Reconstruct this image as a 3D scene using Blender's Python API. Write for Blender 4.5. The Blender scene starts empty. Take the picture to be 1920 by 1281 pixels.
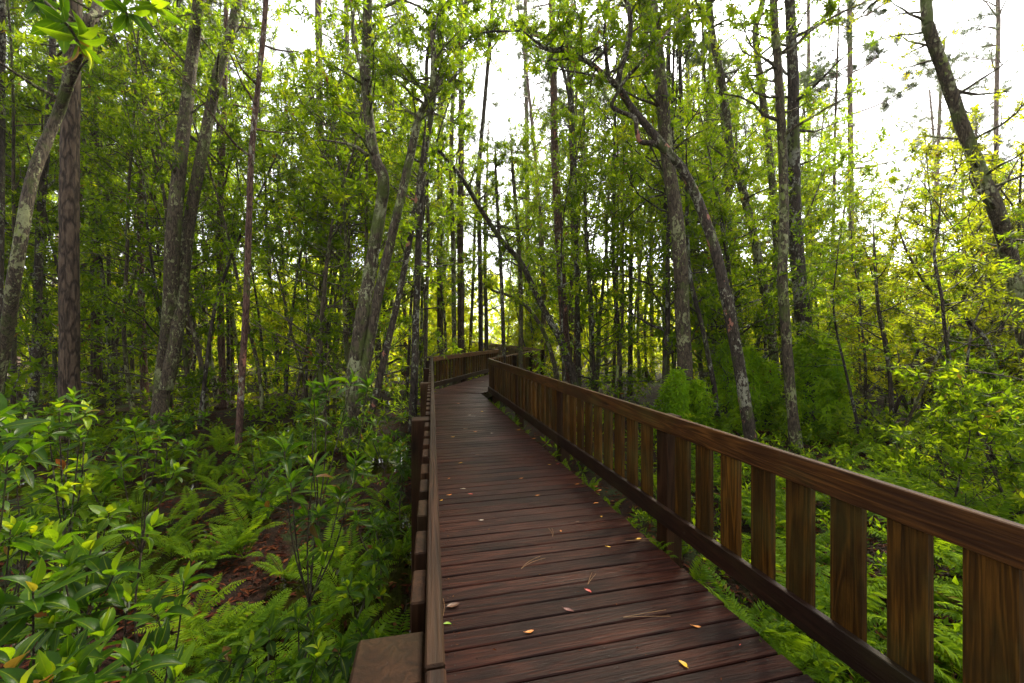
import bpy, math, random
import numpy as np
from mathutils import Vector, Matrix

sc = bpy.context.scene
# ------------------------------------------------------------------ camera, light, exposure
EYE = 1.55
F = 747.0                       # focal length in photo pixels (1920 wide): a 14 mm lens
YAW = math.atan(170 / F)
SY, CY = math.sin(YAW), math.cos(YAW)
cd = bpy.data.cameras.new('camera')
cam = bpy.data.objects.new('camera', cd)
sc.collection.objects.link(cam)
cam.location = (0, 0, EYE)
cam.rotation_euler = (math.radians(90), 0, -YAW)
cd.sensor_width = 36.0
cd.lens = 36.0 * F / 1920
cd.shift_y = -12.5 / 1920
cd.clip_start, cd.clip_end = 0.02, 2000
sc.camera = cam

SUN_EL, SUN_AZ = math.radians(48), math.radians(38)      # azimuth from +Y towards +X
world = bpy.data.worlds.new('World')
sc.world = world
world.use_nodes = True
wn, wl = world.node_tree.nodes, world.node_tree.links
sky = wn.new('ShaderNodeTexSky')
sky.sky_type = 'NISHITA'
sky.sun_disc = False
sky.sun_elevation = SUN_EL
sky.sun_rotation = SUN_AZ
sky.air_density, sky.dust_density, sky.ozone_density = 1.0, 3.0, 1.0
hs = wn.new('ShaderNodeHueSaturation')                    # overcast: the cloud layer takes the blue out
hs.inputs['Saturation'].default_value = 0.12
bg = wn['Background']
wl.new(sky.outputs[0], hs.inputs['Color'])
wl.new(hs.outputs[0], bg.inputs['Color'])
bg.inputs['Strength'].default_value = 0.11
sd = bpy.data.lights.new('sun', 'SUN')
sd.energy = 4.8
sd.angle = math.radians(18)
sd.color = (1.0, 0.90, 0.68)
sun = bpy.data.objects.new('sun', sd)
sc.collection.objects.link(sun)
sdir = Vector((math.sin(SUN_AZ) * math.cos(SUN_EL), math.cos(SUN_AZ) * math.cos(SUN_EL), math.sin(SUN_EL)))
sun.rotation_euler = sdir.to_track_quat('Z', 'Y').to_euler()
sun.location = sdir * 60
sc.view_settings.view_transform = 'Standard'
sc.view_settings.look = 'None'
sc.view_settings.exposure = 2.35
sc.view_settings.gamma = 1.0
cy = sc.cycles
cy.max_bounces, cy.diffuse_bounces, cy.glossy_bounces, cy.transmission_bounces = 8, 4, 3, 6
cy.sample_clamp_indirect = 6.0
cy.caustics_reflective = cy.caustics_refractive = False
cy.use_denoising = True

# ------------------------------------------------------------------ helpers
FWD = np.array((SY, CY, 0.0)); RGT = np.array((CY, -SY, 0.0)); UP = np.array((0, 0, 1.0))
def at(px, py, d):
    """World point seen at photo pixel (px, py) at camera depth d metres."""
    return np.array((0, 0, EYE)) + FWD * d + RGT * ((px - 960) / F * d) + UP * (-(py - 628) / F * d)
def seen(p):
    q = np.asarray(p, float)
    d = q[0] * SY + q[1] * CY
    u = q[0] * CY - q[1] * SY
    return 960 + F * u / d, 628 + F * (EYE - q[2]) / d, d
R0 = np.random.RandomState(7)
def norm(v):
    return v / np.maximum(np.linalg.norm(v, axis=-1, keepdims=True), 1e-9)

def ground_z(x, y):
    x = np.asarray(x, float); y = np.asarray(y, float)
    b = 0.07 * np.sin(x * 1.3 + 0.6 * y) * np.cos(y * 0.9 - 0.4 * x) + 0.05 * np.sin(2.7 * x - 1.9 * y + 1.0) + 0.03 * np.sin(5.3 * x + 4.1 * y)
    b = b + np.where(x > 2.2, 0.10, 0.0) * np.clip((x - 2.2) / 2, 0, 1)
    return -0.56 + b * 0.8
WATER_Z = -0.575

def mesh_from(name, V, faces, mat=None, smooth=False, attrs=None, mats=None, midx=None):
    """faces: list of (n,k) index arrays."""
    me = bpy.data.meshes.new(name)
    V = np.asarray(V, np.float32)
    faces = [np.asarray(f, np.int32) for f in faces if len(f)]
    me.vertices.add(len(V)); me.vertices.foreach_set('co', V.ravel())
    nl = sum(f.size for f in faces); npz = sum(len(f) for f in faces)
    me.loops.add(nl); me.polygons.add(npz)
    me.loops.foreach_set('vertex_index', np.concatenate([f.ravel() for f in faces]))
    tot = np.concatenate([np.full(len(f), f.shape[1], np.int32) for f in faces])
    st = np.concatenate(([0], np.cumsum(tot)[:-1])).astype(np.int32)
    me.polygons.foreach_set('loop_start', st); me.polygons.foreach_set('loop_total', tot)
    me.polygons.foreach_set('use_smooth', np.full(npz, smooth, bool))
    if attrs:
        for k, a in attrs.items():
            a = np.asarray(a, np.float32)
            if a.ndim == 1:
                at_ = me.attributes.new(k, 'FLOAT', 'POINT'); at_.data.foreach_set('value', a)
            else:
                at_ = me.attributes.new(k, 'FLOAT_VECTOR', 'POINT'); at_.data.foreach_set('vector', a.ravel())
    for m in (mats or ([mat] if mat else [])):
        me.materials.append(m)
    if midx is not None:
        me.polygons.foreach_set('material_index', np.asarray(midx, np.int32))
    me.update(calc_edges=True)
    return me

class MB:
    def __init__(s): s.V = []; s.F = {3: [], 4: []}; s.A = []; s.n = 0
    def add(s, V, faces, a=None):
        V = np.asarray(V, float)
        s.V.append(V)
        for f in faces:
            f = np.asarray(f, np.int64)
            if len(f): s.F[f.shape[1]].append(f + s.n)
        a = .5 if a is None else np.asarray(a, float)
        if np.ndim(a) < 2: a = np.stack((np.broadcast_to(a, (len(V),)), np.ones(len(V)), np.zeros(len(V))), -1)
        s.A.append(a)
        s.n += len(V)
    def mesh(s, name, mat, smooth=True):
        return mesh_from(name, np.concatenate(s.V), [np.concatenate(s.F[k]) for k in (4, 3) if s.F[k]], mat, smooth, {'leaf': np.concatenate(s.A)})

def link(name, me, parent=None, loc=None, rot=None, scale=None):
    o = bpy.data.objects.new(name, me)
    sc.collection.objects.link(o)
    if parent is not None: o.parent = parent
    if loc is not None: o.location = [float(v) for v in loc]
    if rot is not None: o.rotation_euler = rot
    if scale is not None: o.scale = scale
    return o
def tag(o, label=None, cat=None, group=None, kind=None):
    if label: o['label'] = label
    if cat: o['category'] = cat
    if group: o['group'] = group
    if kind: o['kind'] = kind
    return o
def thing(name, label, cat, loc=(0, 0, 0), rz=0.0, group=None):
    return tag(link(name, None, None, loc, (0, 0, rz)), label, cat, group)

def spline(pts, n):
    """Catmull-Rom through pts, about n samples per span."""
    P = np.asarray(pts, float)
    if len(P) < 3: 
        t = np.linspace(0, 1, n + 1)[:, None]; return P[0] * (1 - t) + P[-1] * t
    E = np.vstack((2 * P[0] - P[1], P, 2 * P[-1] - P[-2]))
    out = []
    for i in range(1, len(E) - 2):
        t = np.linspace(0, 1, n, endpoint=False)[:, None]
        a, b, c, d = E[i - 1], E[i], E[i + 1], E[i + 2]
        out.append(0.5 * (2 * b + (c - a) * t + (2 * a - 5 * b + 4 * c - d) * t ** 2 + (3 * b - a - 3 * c + d) * t ** 3))
    out.append(P[-1][None])
    return np.vstack(out)

def tube(mb, P, r, seg=8, rng=None, rough=0.0, flare=0.0, a=None):
    P = np.asarray(P, float); n = len(P)
    r = np.interp(np.linspace(0, 1, n), np.linspace(0, 1, len(np.atleast_1d(r))), np.atleast_1d(r)) if np.size(r) != n else np.asarray(r, float)
    T = norm(np.gradient(P, axis=0))
    ref = np.array((1.0, 0.2, 0.1)) if abs(T[0, 0]) < 0.8 else np.array((0.1, 1.0, 0.2))
    ang = np.arange(seg) / seg * 2 * np.pi
    V = np.empty((n, seg, 3))
    for i in range(n):
        u = ref - T[i] * ref.dot(T[i]); u /= np.linalg.norm(u); ref = u
        v = np.cross(T[i], u)
        rr = r[i] * (1 + (rough * rng.uniform(-1, 1, seg) if rng is not None and rough else 0))
        V[i] = P[i] + (np.cos(ang) * rr)[:, None] * u if np.ndim(rr) else P[i] + np.cos(ang)[:, None] * rr * u
        V[i] += (np.sin(ang) * rr)[:, None] * v
    i0 = np.arange((n - 1) * seg).reshape(n - 1, seg)
    i1 = np.roll(i0, -1, axis=1)
    q = np.stack((i0, i1, i1 + seg, i0 + seg), -1).reshape(-1, 4)
    V = np.vstack((V.reshape(-1, 3), P[-1][None] + T[-1] * r[-1] * 0.5))
    top = np.arange((n - 1) * seg, n * seg)
    tri = np.stack((top, np.roll(top, -1), np.full(seg, n * seg)), -1)
    mb.add(V, [q, tri], a)

# ---- leaves
LOWT = np.array([(0, 0, 0), (.42, -.5, .05), (.42, .5, .05), (.5, 0, -.02), (1, 0, -.10)], float)
LOWF = np.array([(0, 1, 3), (0, 3, 2), (1, 4, 3), (3, 4, 2)])
def hi_template():
    ts = [0.0, .10, .22, .38, .56, .74, .88, 1.0]; ws = [.04, .10, .33, .49, .50, .38, .20, .0]
    V = []; Fq = []
    for t, w in zip(ts, ws):
        z = .08 * math.sin(t * 2.2) - .20 * t * t
        V += [(t, -w, z + w * .16), (t, 0, z), (t, w, z + w * .16)]
    for i in range(len(ts) - 1):
        b = i * 3
        Fq += [(b, b + 3, b + 4, b + 1), (b + 1, b + 4, b + 5, b + 2)]
    return np.array(V), np.array(Fq)
HIT, HIF = hi_template()
MIDT = np.array([(0, 0, 0), (.3, -.42, .06), (.3, 0, 0), (.3, .42, .06), (.66, -.46, .02), (.66, 0, -.05), (.66, .46, .02), (1, 0, -.16)], float)
MIDQ = np.array([(1, 4, 5, 2), (2, 5, 6, 3)]); MIDF = np.array([(0, 1, 2), (0, 2, 3), (4, 7, 5), (5, 7, 6)])
LEAFR = np.random.RandomState(99)
def leaves(mb, P, D, U, L, W, T, q='low', dead=.012):
    """One leaf per row: base point, direction, upper-side normal, length, width, tint."""
    n = len(P)
    if n == 0: return
    D = norm(D); S = norm(np.cross(D, U)); N = np.cross(S, D)
    tp, fs = {'low': (LOWT, [LOWF]), 'mid': (MIDT, [MIDQ, MIDF]), 'hi': (HIT, [HIF])}[q]
    L = np.broadcast_to(L, (n,)); W = np.broadcast_to(W, (n,))
    V = P[:, None] + tp[None, :, 0:1] * (L[:, None, None] * D[:, None]) + tp[None, :, 1:2] * (W[:, None, None] * S[:, None]) + tp[None, :, 2:3] * ((L * LEAFR.uniform(-.2, 2.0, n))[:, None, None] * N[:, None])
    if q != 'low': V = V + ((tp[None, :, 0] ** 2)[..., None] * (L * LEAFR.normal(0, .10, n))[:, None, None] * S[:, None])
    k = len(tp); off = (np.arange(n) * k)[:, None, None]
    mb.add(V.reshape(-1, 3), [(f[None] + off).reshape(-1, f.shape[1]) for f in fs], np.stack((np.repeat(np.broadcast_to(T, (n,)), k), np.tile(np.minimum(np.abs(tp[:, 1]) * 30, 1), n), np.repeat((LEAFR.rand(n) < dead) * LEAFR.uniform(.4, 1, n), k)), -1))

def rosettes(mb, rng, P, A, m, L, W, q='low', tint=.45, spread=(25, 100), stem=.06, young=.3, sc_=None):
    """Whorls of leaves at twig ends. P, A: tips and twig axes (R,3)."""
    P = np.asarray(P, float); A = norm(np.asarray(A, float)); Rn = len(P)
    if Rn == 0: return
    ref = np.where(np.abs(A[:, 2:3]) < .9, np.array((0, 0, 1.0)), np.array((1.0, 0, 0)))
    X = norm(np.cross(ref, A)); Y = np.cross(A, X)
    i = np.arange(m)
    az = (i * 2.39996)[None] + rng.uniform(0, 6.28, (Rn, 1)) + rng.normal(0, .25, (Rn, m))
    fr = (i / max(m - 1, 1))[None] * np.ones((Rn, 1))
    th = np.radians(spread[0] + (spread[1] - spread[0]) * fr + rng.normal(0, 9, (Rn, m)))
    s = (np.ones(Rn) if sc_ is None else np.asarray(sc_))[:, None]
    D = (np.cos(th)[..., None] * A[:, None] + np.sin(th)[..., None] * (np.cos(az)[..., None] * X[:, None] + np.sin(az)[..., None] * Y[:, None]))
    D[..., 2] -= .12 * fr
    base = P[:, None] - A[:, None] * (fr * stem * s)[..., None]
    Ls = L * s * (.62 + .38 * np.minimum(1, fr * 2.2)) * rng.uniform(.72, 1.18, (Rn, m))
    Ws = W * s * rng.uniform(.8, 1.15, (Rn, m)) * (.7 + .3 * np.minimum(1, fr * 2.2))
    Tn = np.clip(tint - .06 + rng.normal(0, .15, (Rn, 1)) + rng.normal(0, .10, (Rn, m)) + young * np.clip(.35 - fr, 0, 1) * 2.0, 0, 1)
    Uu = A[:, None] + rng.normal(0, .25, (Rn, m, 3)) + np.array((0, 0, .35))
    leaves(mb, base.reshape(-1, 3), D.reshape(-1, 3), Uu.reshape(-1, 3), Ls.ravel(), Ws.ravel(), Tn.ravel(), q)

# ------------------------------------------------------------------ materials
class N:
    def __init__(s, name):
        s.m = bpy.data.materials.new(name); s.m.use_nodes = True
        s.t = s.m.node_tree; s.b = s.t.nodes['Principled BSDF']; s.out = s.t.nodes['Material Output']
    def n(s, typ, **kw):
        x = s.t.nodes.new(typ)
        for k, v in kw.items():
            if k in x.inputs and not hasattr(x, k): x.inputs[k].default_value = v
            elif hasattr(x, k): setattr(x, k, v)
            else: x.inputs[k].default_value = v
        return x
    def l(s, a, b): s.t.links.new(a, b)
    def noise(s, vec, scale, detail=4, rough=.55, dist=0):
        x = s.n('ShaderNodeTexNoise'); x.inputs['Scale'].default_value = scale; x.inputs['Detail'].default_value = detail
        x.inputs['Roughness'].default_value = rough; x.inputs['Distortion'].default_value = dist
        if vec is not None: s.l(vec, x.inputs['Vector'])
        return x.outputs['Fac']
    def ramp(s, fac, stops, const=False):
        x = s.n('ShaderNodeValToRGB'); e = x.color_ramp.elements
        if const: x.color_ramp.interpolation = 'CONSTANT'
        while len(e) < len(stops): e.new(.5)
        for i, (p, c) in enumerate(stops):
            e[i].position = p; e[i].color = tuple(c) + (1,) if len(c) == 3 else c
        s.l(fac, x.inputs['Fac']); return x.outputs['Color']
    def mix(s, fac, a, b, mode='MIX'):
        x = s.n('ShaderNodeMix', data_type='RGBA', blend_type=mode)
        for inp, v in ((x.inputs[0], fac), (x.inputs[6], a), (x.inputs[7], b)):
            if isinstance(v, (int, float)): inp.default_value = v
            elif isinstance(v, tuple): inp.default_value = v + (1,)
            else: s.l(v, inp)
        return x.outputs[2]
    def math(s, op, a, b=None):
        x = s.n('ShaderNodeMath', operation=op)
        for i, v in enumerate((a, b)):
            if v is None: continue
            if isinstance(v, (int, float)): x.inputs[i].default_value = v
            else: s.l(v, x.inputs[i])
        return x.outputs[0]
    def mapping(s, vec, scale, loc=None):
        x = s.n('ShaderNodeMapping'); x.inputs['Scale'].default_value = scale
        s.l(vec, x.inputs['Vector'])
        if loc is not None: s.l(loc, x.inputs['Location'])
        return x.outputs[0]
    def bump(s, h, strength, dist=.02):
        x = s.n('ShaderNodeBump'); x.inputs['Strength'].default_value = strength; x.inputs['Distance'].default_value = dist
        s.l(h, x.inputs['Height']); s.l(x.outputs[0], s.b.inputs['Normal'])

def gv(v): return (v, v, v)
def leaf_mat(name, cols, trans, rough=.38, tw=.45, spec=.5, vein=0.0):
    m = N(name)
    a = m.n('ShaderNodeAttribute', attribute_name='leaf')
    sp = m.n('ShaderNodeSeparateXYZ'); m.l(a.outputs['Vector'], sp.inputs[0])
    oi = m.n('ShaderNodeObjectInfo'); tc = m.n('ShaderNodeTexCoord')
    f = m.math('ADD', sp.outputs[0], m.math('MULTIPLY', m.math('SUBTRACT', oi.outputs['Random'], .5), .26))
    if vein: f = m.math('ADD', f, m.math('MULTIPLY', m.math('SUBTRACT', m.noise(tc.outputs['Object'], 34, 4, .6), .5), .35))
    c = m.ramp(f, [(0.0, cols[0]), (.45, cols[1]), (.75, cols[2]), (1.0, cols[3])])
    t = m.ramp(f, [(0.0, trans[0]), (.45, trans[1]), (.75, trans[2]), (1.0, trans[3])])
    if vein:
        rb = m.ramp(sp.outputs[1], [(0.0, gv(vein)), (.12, gv(0))])
        c = m.mix(rb, c, cols[3]); t = m.mix(rb, t, trans[2])
        spot = m.ramp(m.noise(tc.outputs['Object'], 95, 2, .5), [(.70, gv(0)), (.74, gv(.75))])
        c = m.mix(spot, c, (.05, .03, .008)); t = m.mix(spot, t, (.04, .025, .006))
        m.bump(m.math('ADD', m.noise(tc.outputs['Object'], 60, 3, .6), m.math('MULTIPLY', rb, 2.0)), .35, .004)
    c = m.mix(sp.outputs[2], c, (.16, .055, .018)); t = m.mix(sp.outputs[2], t, (.22, .07, .015))
    m.l(c, m.b.inputs['Base Color'])
    m.b.inputs['Roughness'].default_value = rough
    m.b.inputs['Specular IOR Level'].default_value = spec
    tr = m.n('ShaderNodeBsdfTranslucent'); m.l(t, tr.inputs['Color'])
    mx = m.n('ShaderNodeMixShader'); mx.inputs[0].default_value = tw
    m.l(m.b.outputs[0], mx.inputs[1]); m.l(tr.outputs[0], mx.inputs[2]); m.l(mx.outputs[0], m.out.inputs['Surface'])
    return m.m
M = {}
M['bay'] = leaf_mat('bay_leaf', [(.017, .042, .003), (.041, .088, .004), (.090, .14, .006), (.17, .22, .01)],
                    [(.11, .20, .005), (.27, .41, .006), (.44, .54, .008), (.60, .62, .012)], .45, .58, .08)
M['olive'] = leaf_mat('olive_leaf', [(.03, .05, .004), (.06, .095, .005), (.12, .15, .006), (.22, .22, .01)],
                      [(.20, .25, .006), (.36, .42, .008), (.52, .54, .01), (.66, .60, .015)], .48, .6, .07)
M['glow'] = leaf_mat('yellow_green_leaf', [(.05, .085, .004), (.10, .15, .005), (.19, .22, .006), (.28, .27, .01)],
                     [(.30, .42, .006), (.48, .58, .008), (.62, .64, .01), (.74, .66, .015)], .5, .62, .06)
M['near'] = leaf_mat('sapling_leaf', [(.010, .027, .002), (.023, .060, .003), (.080, .15, .005), (.25, .32, .01)],
                     [(.04, .10, .003), (.11, .24, .004), (.28, .42, .006), (.54, .58, .010)], .38, .42, .12, .5)
M['fern'] = leaf_mat('fern_frond', [(.022, .052, .004), (.055, .115, .005), (.11, .19, .007), (.19, .27, .010)],
                     [(.08, .15, .006), (.20, .32, .007), (.34, .47, .008), (.48, .56, .012)], .6, .48, .06)
M['vine'] = leaf_mat('climbing_fern_leaf', [(.05, .12, .004), (.11, .23, .005), (.19, .33, .007), (.25, .38, .01)],
                     [(.18, .34, .005), (.36, .54, .007), (.50, .66, .009), (.58, .70, .012)], .5, .5, .08)
M['needle'] = leaf_mat('pine_needle_green', [(.03, .055, .02), (.05, .085, .025), (.075, .12, .03), (.12, .15, .03)],
                       [(.07, .11, .03), (.11, .16, .04), (.16, .21, .04), (.2, .24, .05)], .5, .35)

def bark(name, base, mid, light, lichen=None, amount=.5, moss=0.0, pink=0.0, plate=6.0, strength=.7):
    m = N(name)
    tc = m.n('ShaderNodeTexCoord'); oi = m.n('ShaderNodeObjectInfo')
    off = m.n('ShaderNodeCombineXYZ')
    m.l(m.math('MULTIPLY', oi.outputs['Random'], 31.0), off.inputs[0]); m.l(m.math('MULTIPLY', oi.outputs['Random'], 17.0), off.inputs[2])
    st = m.mapping(tc.outputs['Object'], (1, 1, .22), off.outputs[0])
    iso = m.mapping(tc.outputs['Object'], (1, 1, .6), off.outputs[0])
    n1 = m.noise(st, plate * 5, 7, .68, .8)
    vo = m.n('ShaderNodeTexVoronoi', feature='DISTANCE_TO_EDGE'); vo.inputs['Scale'].default_value = plate * 2.4
    dvec = m.n('ShaderNodeVectorMath', operation='ADD'); m.l(st, dvec.inputs[0])
    nn = m.n('ShaderNodeTexNoise'); nn.inputs['Scale'].default_value = plate * 2; m.l(st, nn.inputs['Vector'])
    sv = m.n('ShaderNodeVectorMath', operation='SCALE'); sv.inputs['Scale'].default_value = .16; m.l(nn.outputs['Color'], sv.inputs[0]); m.l(sv.outputs[0], dvec.inputs[1])
    m.l(dvec.outputs[0], vo.inputs['Vector'])
    crack = m.ramp(m.math('ADD', vo.outputs['Distance'], m.math('MULTIPLY', m.math('SUBTRACT', n1, .5), .35)), [(-.0, gv(.15)), (.16, gv(1))])
    c = m.ramp(n1, [(.25, base), (.5, mid), (.78, light)])
    c = m.mix(crack, tuple(v * .35 for v in base), c)
    h = m.math('ADD', m.math('MULTIPLY', crack, .6), n1)
    if lichen:
        ln = m.noise(iso, 19.0, 6, .68, .4); l2 = m.noise(iso, 3.2, 4, .55)
        f = m.ramp(m.math('ADD', ln, m.math('MULTIPLY', m.math('SUBTRACT', l2, .5), .8)), [(.62 - .14 * amount, gv(0)), (.65 - .14 * amount, gv(1))])
        lc = m.ramp(m.noise(iso, 4.0, 3), [(.35, lichen), (.55, tuple(v * .8 for v in lichen)), (.65, (lichen[0] * .7, lichen[1] * .85, lichen[2] * .35))])
        f = m.mix(.35, f, m.mix(1.0, f, m.ramp(n1, [(.3, gv(.3)), (.6, gv(1))]), 'MULTIPLY'))
        c = m.mix(f, c, lc)
    if moss:
        f = m.ramp(m.noise(iso, 3.5, 6, .65), [(.60 - .15 * moss, gv(0)), (.74 - .15 * moss, gv(.85))])
        c = m.mix(f, c, (.075, .10, .018))
    if pink:
        f = m.ramp(m.noise(iso, 5.5, 4, .6, .4), [(.66 - .1 * pink, gv(0)), (.69 - .1 * pink, gv(.9))])
        c = m.mix(f, c, (.36, .15, .10))
    m.l(c, m.b.inputs['Base Color'])
    m.b.inputs['Roughness'].default_value = .82
    m.b.inputs['Specular IOR Level'].default_value = .25
    m.bump(h, strength, .03)
    return m.m
M['bark_pine'] = bark('pine_bark', (.040, .025, .016), (.085, .056, .036), (.15, .108, .075), plate=4, strength=1.0)
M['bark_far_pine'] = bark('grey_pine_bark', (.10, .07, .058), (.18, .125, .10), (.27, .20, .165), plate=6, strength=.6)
M['bark_lichen'] = bark('lichen_bark', (.045, .033, .020), (.085, .063, .040), (.135, .105, .070), (.28, .29, .14), .25, .5, 0, 8)
M['bark_pink'] = bark('pink_lichen_bark', (.03, .022, .015), (.06, .044, .031), (.10, .074, .052), (.29, .28, .2), .3, .25, .45, 9)
M['bark_dark'] = bark('dark_bark', (.022, .016, .012), (.05, .036, .026), (.085, .065, .048), (.26, .26, .2), .22, .3, 0, 7)
M['bark_red'] = bark('reddish_bark', (.06, .030, .022), (.11, .058, .042), (.17, .10, .075), (.3, .28, .22), .1, .15, .2, 8)
M['bark_moss'] = bark('mossy_bark', (.042, .031, .019), (.078, .058, .037), (.12, .095, .064), (.30, .31, .17), .40, .75, 0, 7)
M['twig'] = bark('twig_bark', (.028, .019, .012), (.055, .040, .025), (.085, .064, .042), (.16, .16, .10), .05, .3, 0, 12)

def wood(name, coords, along, dark, mid, light, rough=(.35, .6), stain=(.02, .02, .012), green=0.0, bumps=.35, tintvar=.5, spec=.5):
    m = N(name)
    if coords == 'buv':
        co = m.n('ShaderNodeAttribute', attribute_name='buv').outputs['Vector']
        sep = m.n('ShaderNodeSeparateXYZ'); m.l(co, sep.inputs[0])
        wn_ = m.n('ShaderNodeTexWhiteNoise', noise_dimensions='1D'); m.l(m.math('FLOOR', m.math('MULTIPLY', sep.outputs[2], .3333)), wn_.inputs['W'])
        rnd = wn_.outputs['Value']; loc = None
    else:
        tc = m.n('ShaderNodeTexCoord'); oi = m.n('ShaderNodeObjectInfo')
        co = tc.outputs['Object']; rnd = oi.outputs['Random']
        cx = m.n('ShaderNodeCombineXYZ')
        for i in range(3): m.l(m.math('MULTIPLY', rnd, 23.0 + 11 * i), cx.inputs[i])
        loc = cx.outputs[0]
    s3 = [9.0, 9.0, 9.0]; s3[along] = .55
    g = m.mapping(co, tuple(s3), loc)
    s4 = [105.0, 105.0, 105.0]; s4[along] = 2.6
    g2 = m.mapping(co, tuple(s4), loc)
    s5 = [2.2, 2.2, 2.2]; s5[along] = 1.2
    g3 = m.mapping(co, tuple(s5), loc)
    big = m.noise(g, 1.0, 3, .5, .6)
    rings = m.math('SINE', m.math('MULTIPLY', big, 66.0))
    fine = m.noise(g2, 1.0, 5, .7, .2)
    v = m.math('ADD', m.math('MULTIPLY', rings, .13), m.math('MULTIPLY', m.math('SUBTRACT', fine, .5), .95)); v = m.math('ADD', v, .5)
    c = m.ramp(v, [(.18, dark), (.5, mid), (.82, light)])
    bl = m.noise(g3, 1.0, 5, .6, .4)
    c = m.mix(m.ramp(bl, [(.40, gv(0)), (.66, gv(.8))]), c, stain)
    if green:
        c = m.mix(m.ramp(m.noise(g3, 1.7, 4, .6), [(.5, gv(0)), (.72, gv(green))]), c, (.07, .072, .018))
    s6 = [6.5, 6.5, 6.5]; s6[along] = 1.7                    # knots, with the dark halo round each
    kv = m.n('ShaderNodeTexVoronoi', feature='F1'); kv.inputs['Scale'].default_value = 1.0; m.l(m.mapping(co, tuple(s6), loc), kv.inputs['Vector'])
    kn = m.math('ADD', kv.outputs['Distance'], m.math('MULTIPLY', m.math('SUBTRACT', fine, .5), .10))
    sel = m.n('ShaderNodeSeparateColor'); m.l(kv.outputs['Color'], sel.inputs[0])
    kf = m.math('MULTIPLY', m.ramp(kn, [(.05, gv(.9)), (.09, gv(.45)), (.17, gv(0))]), m.ramp(sel.outputs[0], [(.52, gv(0)), (.55, gv(1))]))
    c = m.mix(kf, c, tuple(x * .6 for x in dark))
    hsv = m.n('ShaderNodeHueSaturation'); m.l(c, hsv.inputs['Color'])
    m.l(m.math('ADD', 1 - tintvar / 2, m.math('MULTIPLY', rnd, tintvar)), hsv.inputs['Value'])
    m.l(hsv.outputs[0], m.b.inputs['Base Color'])
    m.l(m.n('ShaderNodeMapRange').outputs[0], m.b.inputs['Roughness'])
    mr = m.t.nodes[-1]
    m.l(m.math('ADD', m.math('MULTIPLY', bl, .7), m.math('MULTIPLY', fine, .3)), mr.inputs[0])
    mr.inputs[1].default_value, mr.inputs[2].default_value = .3, .7
    mr.inputs[3].default_value, mr.inputs[4].default_value = rough
    m.b.inputs['Specular IOR Level'].default_value = spec
    m.bump(v, bumps, .006)
    return m.m
M['deck'] = wood('wet_deck_board', 'buv', 0, (.006, .0021, .0014), (.032, .0086, .0050), (.090, .029, .0165), (.26, .55), (.007, .004, .0035), 0, .45, .7, .09)
M['rail'] = wood('rail_board', 'obj', 0, (.008, .0028, .0008), (.042, .0150, .0030), (.115, .047, .0095), (.40, .6), (.022, .0085, .003), .25, .4, .4, .14)
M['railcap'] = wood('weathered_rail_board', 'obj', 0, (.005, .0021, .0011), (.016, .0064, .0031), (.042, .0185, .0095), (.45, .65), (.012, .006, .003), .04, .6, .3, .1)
M['litrail'] = wood('lit_rail_board', 'obj', 0, (.03, .013, .006), (.11, .050, .020), (.22, .115, .052), (.5, .7), (.06, .03, .012), .2, .4, .3, .15)  # paler rail copy: the light on the bend railings put into the colour
M['picket'] = wood('picket_board', 'obj', 2, (.007, .0026, .0005), (.052, .0205, .0026), (.150, .064, .0080), (.45, .65), (.026, .015, .003), .35, .4, .6, .12)
M['post'] = wood('post_timber', 'obj', 2, (.008, .0034, .0015), (.024, .0096, .0040), (.048, .021, .0095), (.5, .7), (.012, .007, .003), .1, .25, .4, .08)
M['base_rail'] = wood('dark_base_rail', 'obj', 0, (.008, .0028, .0014), (.020, .0068, .0034), (.042, .016, .008), (.45, .65), (.012, .005, .0025), .15, .3, .3, .2)
M['beam'] = wood('beam_timber', 'obj', 0, (.02, .012, .009), (.05, .03, .02), (.09, .055, .035), (.5, .7), (.02, .018, .01), .3, .4, .3)

def ground_mat():
    m = N('swamp_floor')
    tc = m.n('ShaderNodeTexCoord'); co = tc.outputs['Object']
    a = m.noise(co, 14, 8, .7, .5); b = m.noise(co, 1.3, 4, .6); d = m.noise(co, 40, 4, .6)
    c = m.ramp(a, [(.3, (.004, .002, .001)), (.5, (.014, .005, .0025)), (.7, (.036, .012, .005))])
    c = m.mix(m.ramp(b, [(.5, gv(0)), (.62, gv(.75))]), c, m.ramp(d, [(.35, (.010, .018, .005)), (.65, (.03, .055, .010))]))
    m.l(c, m.b.inputs['Base Color']); m.b.inputs['Roughness'].default_value = .75; m.b.inputs['Specular IOR Level'].default_value = .12
    m.bump(m.math('ADD', a, d), .8, .05)
    return m.m
M['ground'] = ground_mat()
def water_mat():
    m = N('tannin_water')
    m.b.inputs['Base Color'].default_value = (.010, .006, .003, 1); m.b.inputs['Roughness'].default_value = .02
    m.b.inputs['Specular IOR Level'].default_value = .6
    tc = m.n('ShaderNodeTexCoord'); m.bump(m.noise(tc.outputs['Object'], 6, 2), .06, .01)
    return m.m
M['water'] = water_mat()
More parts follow.
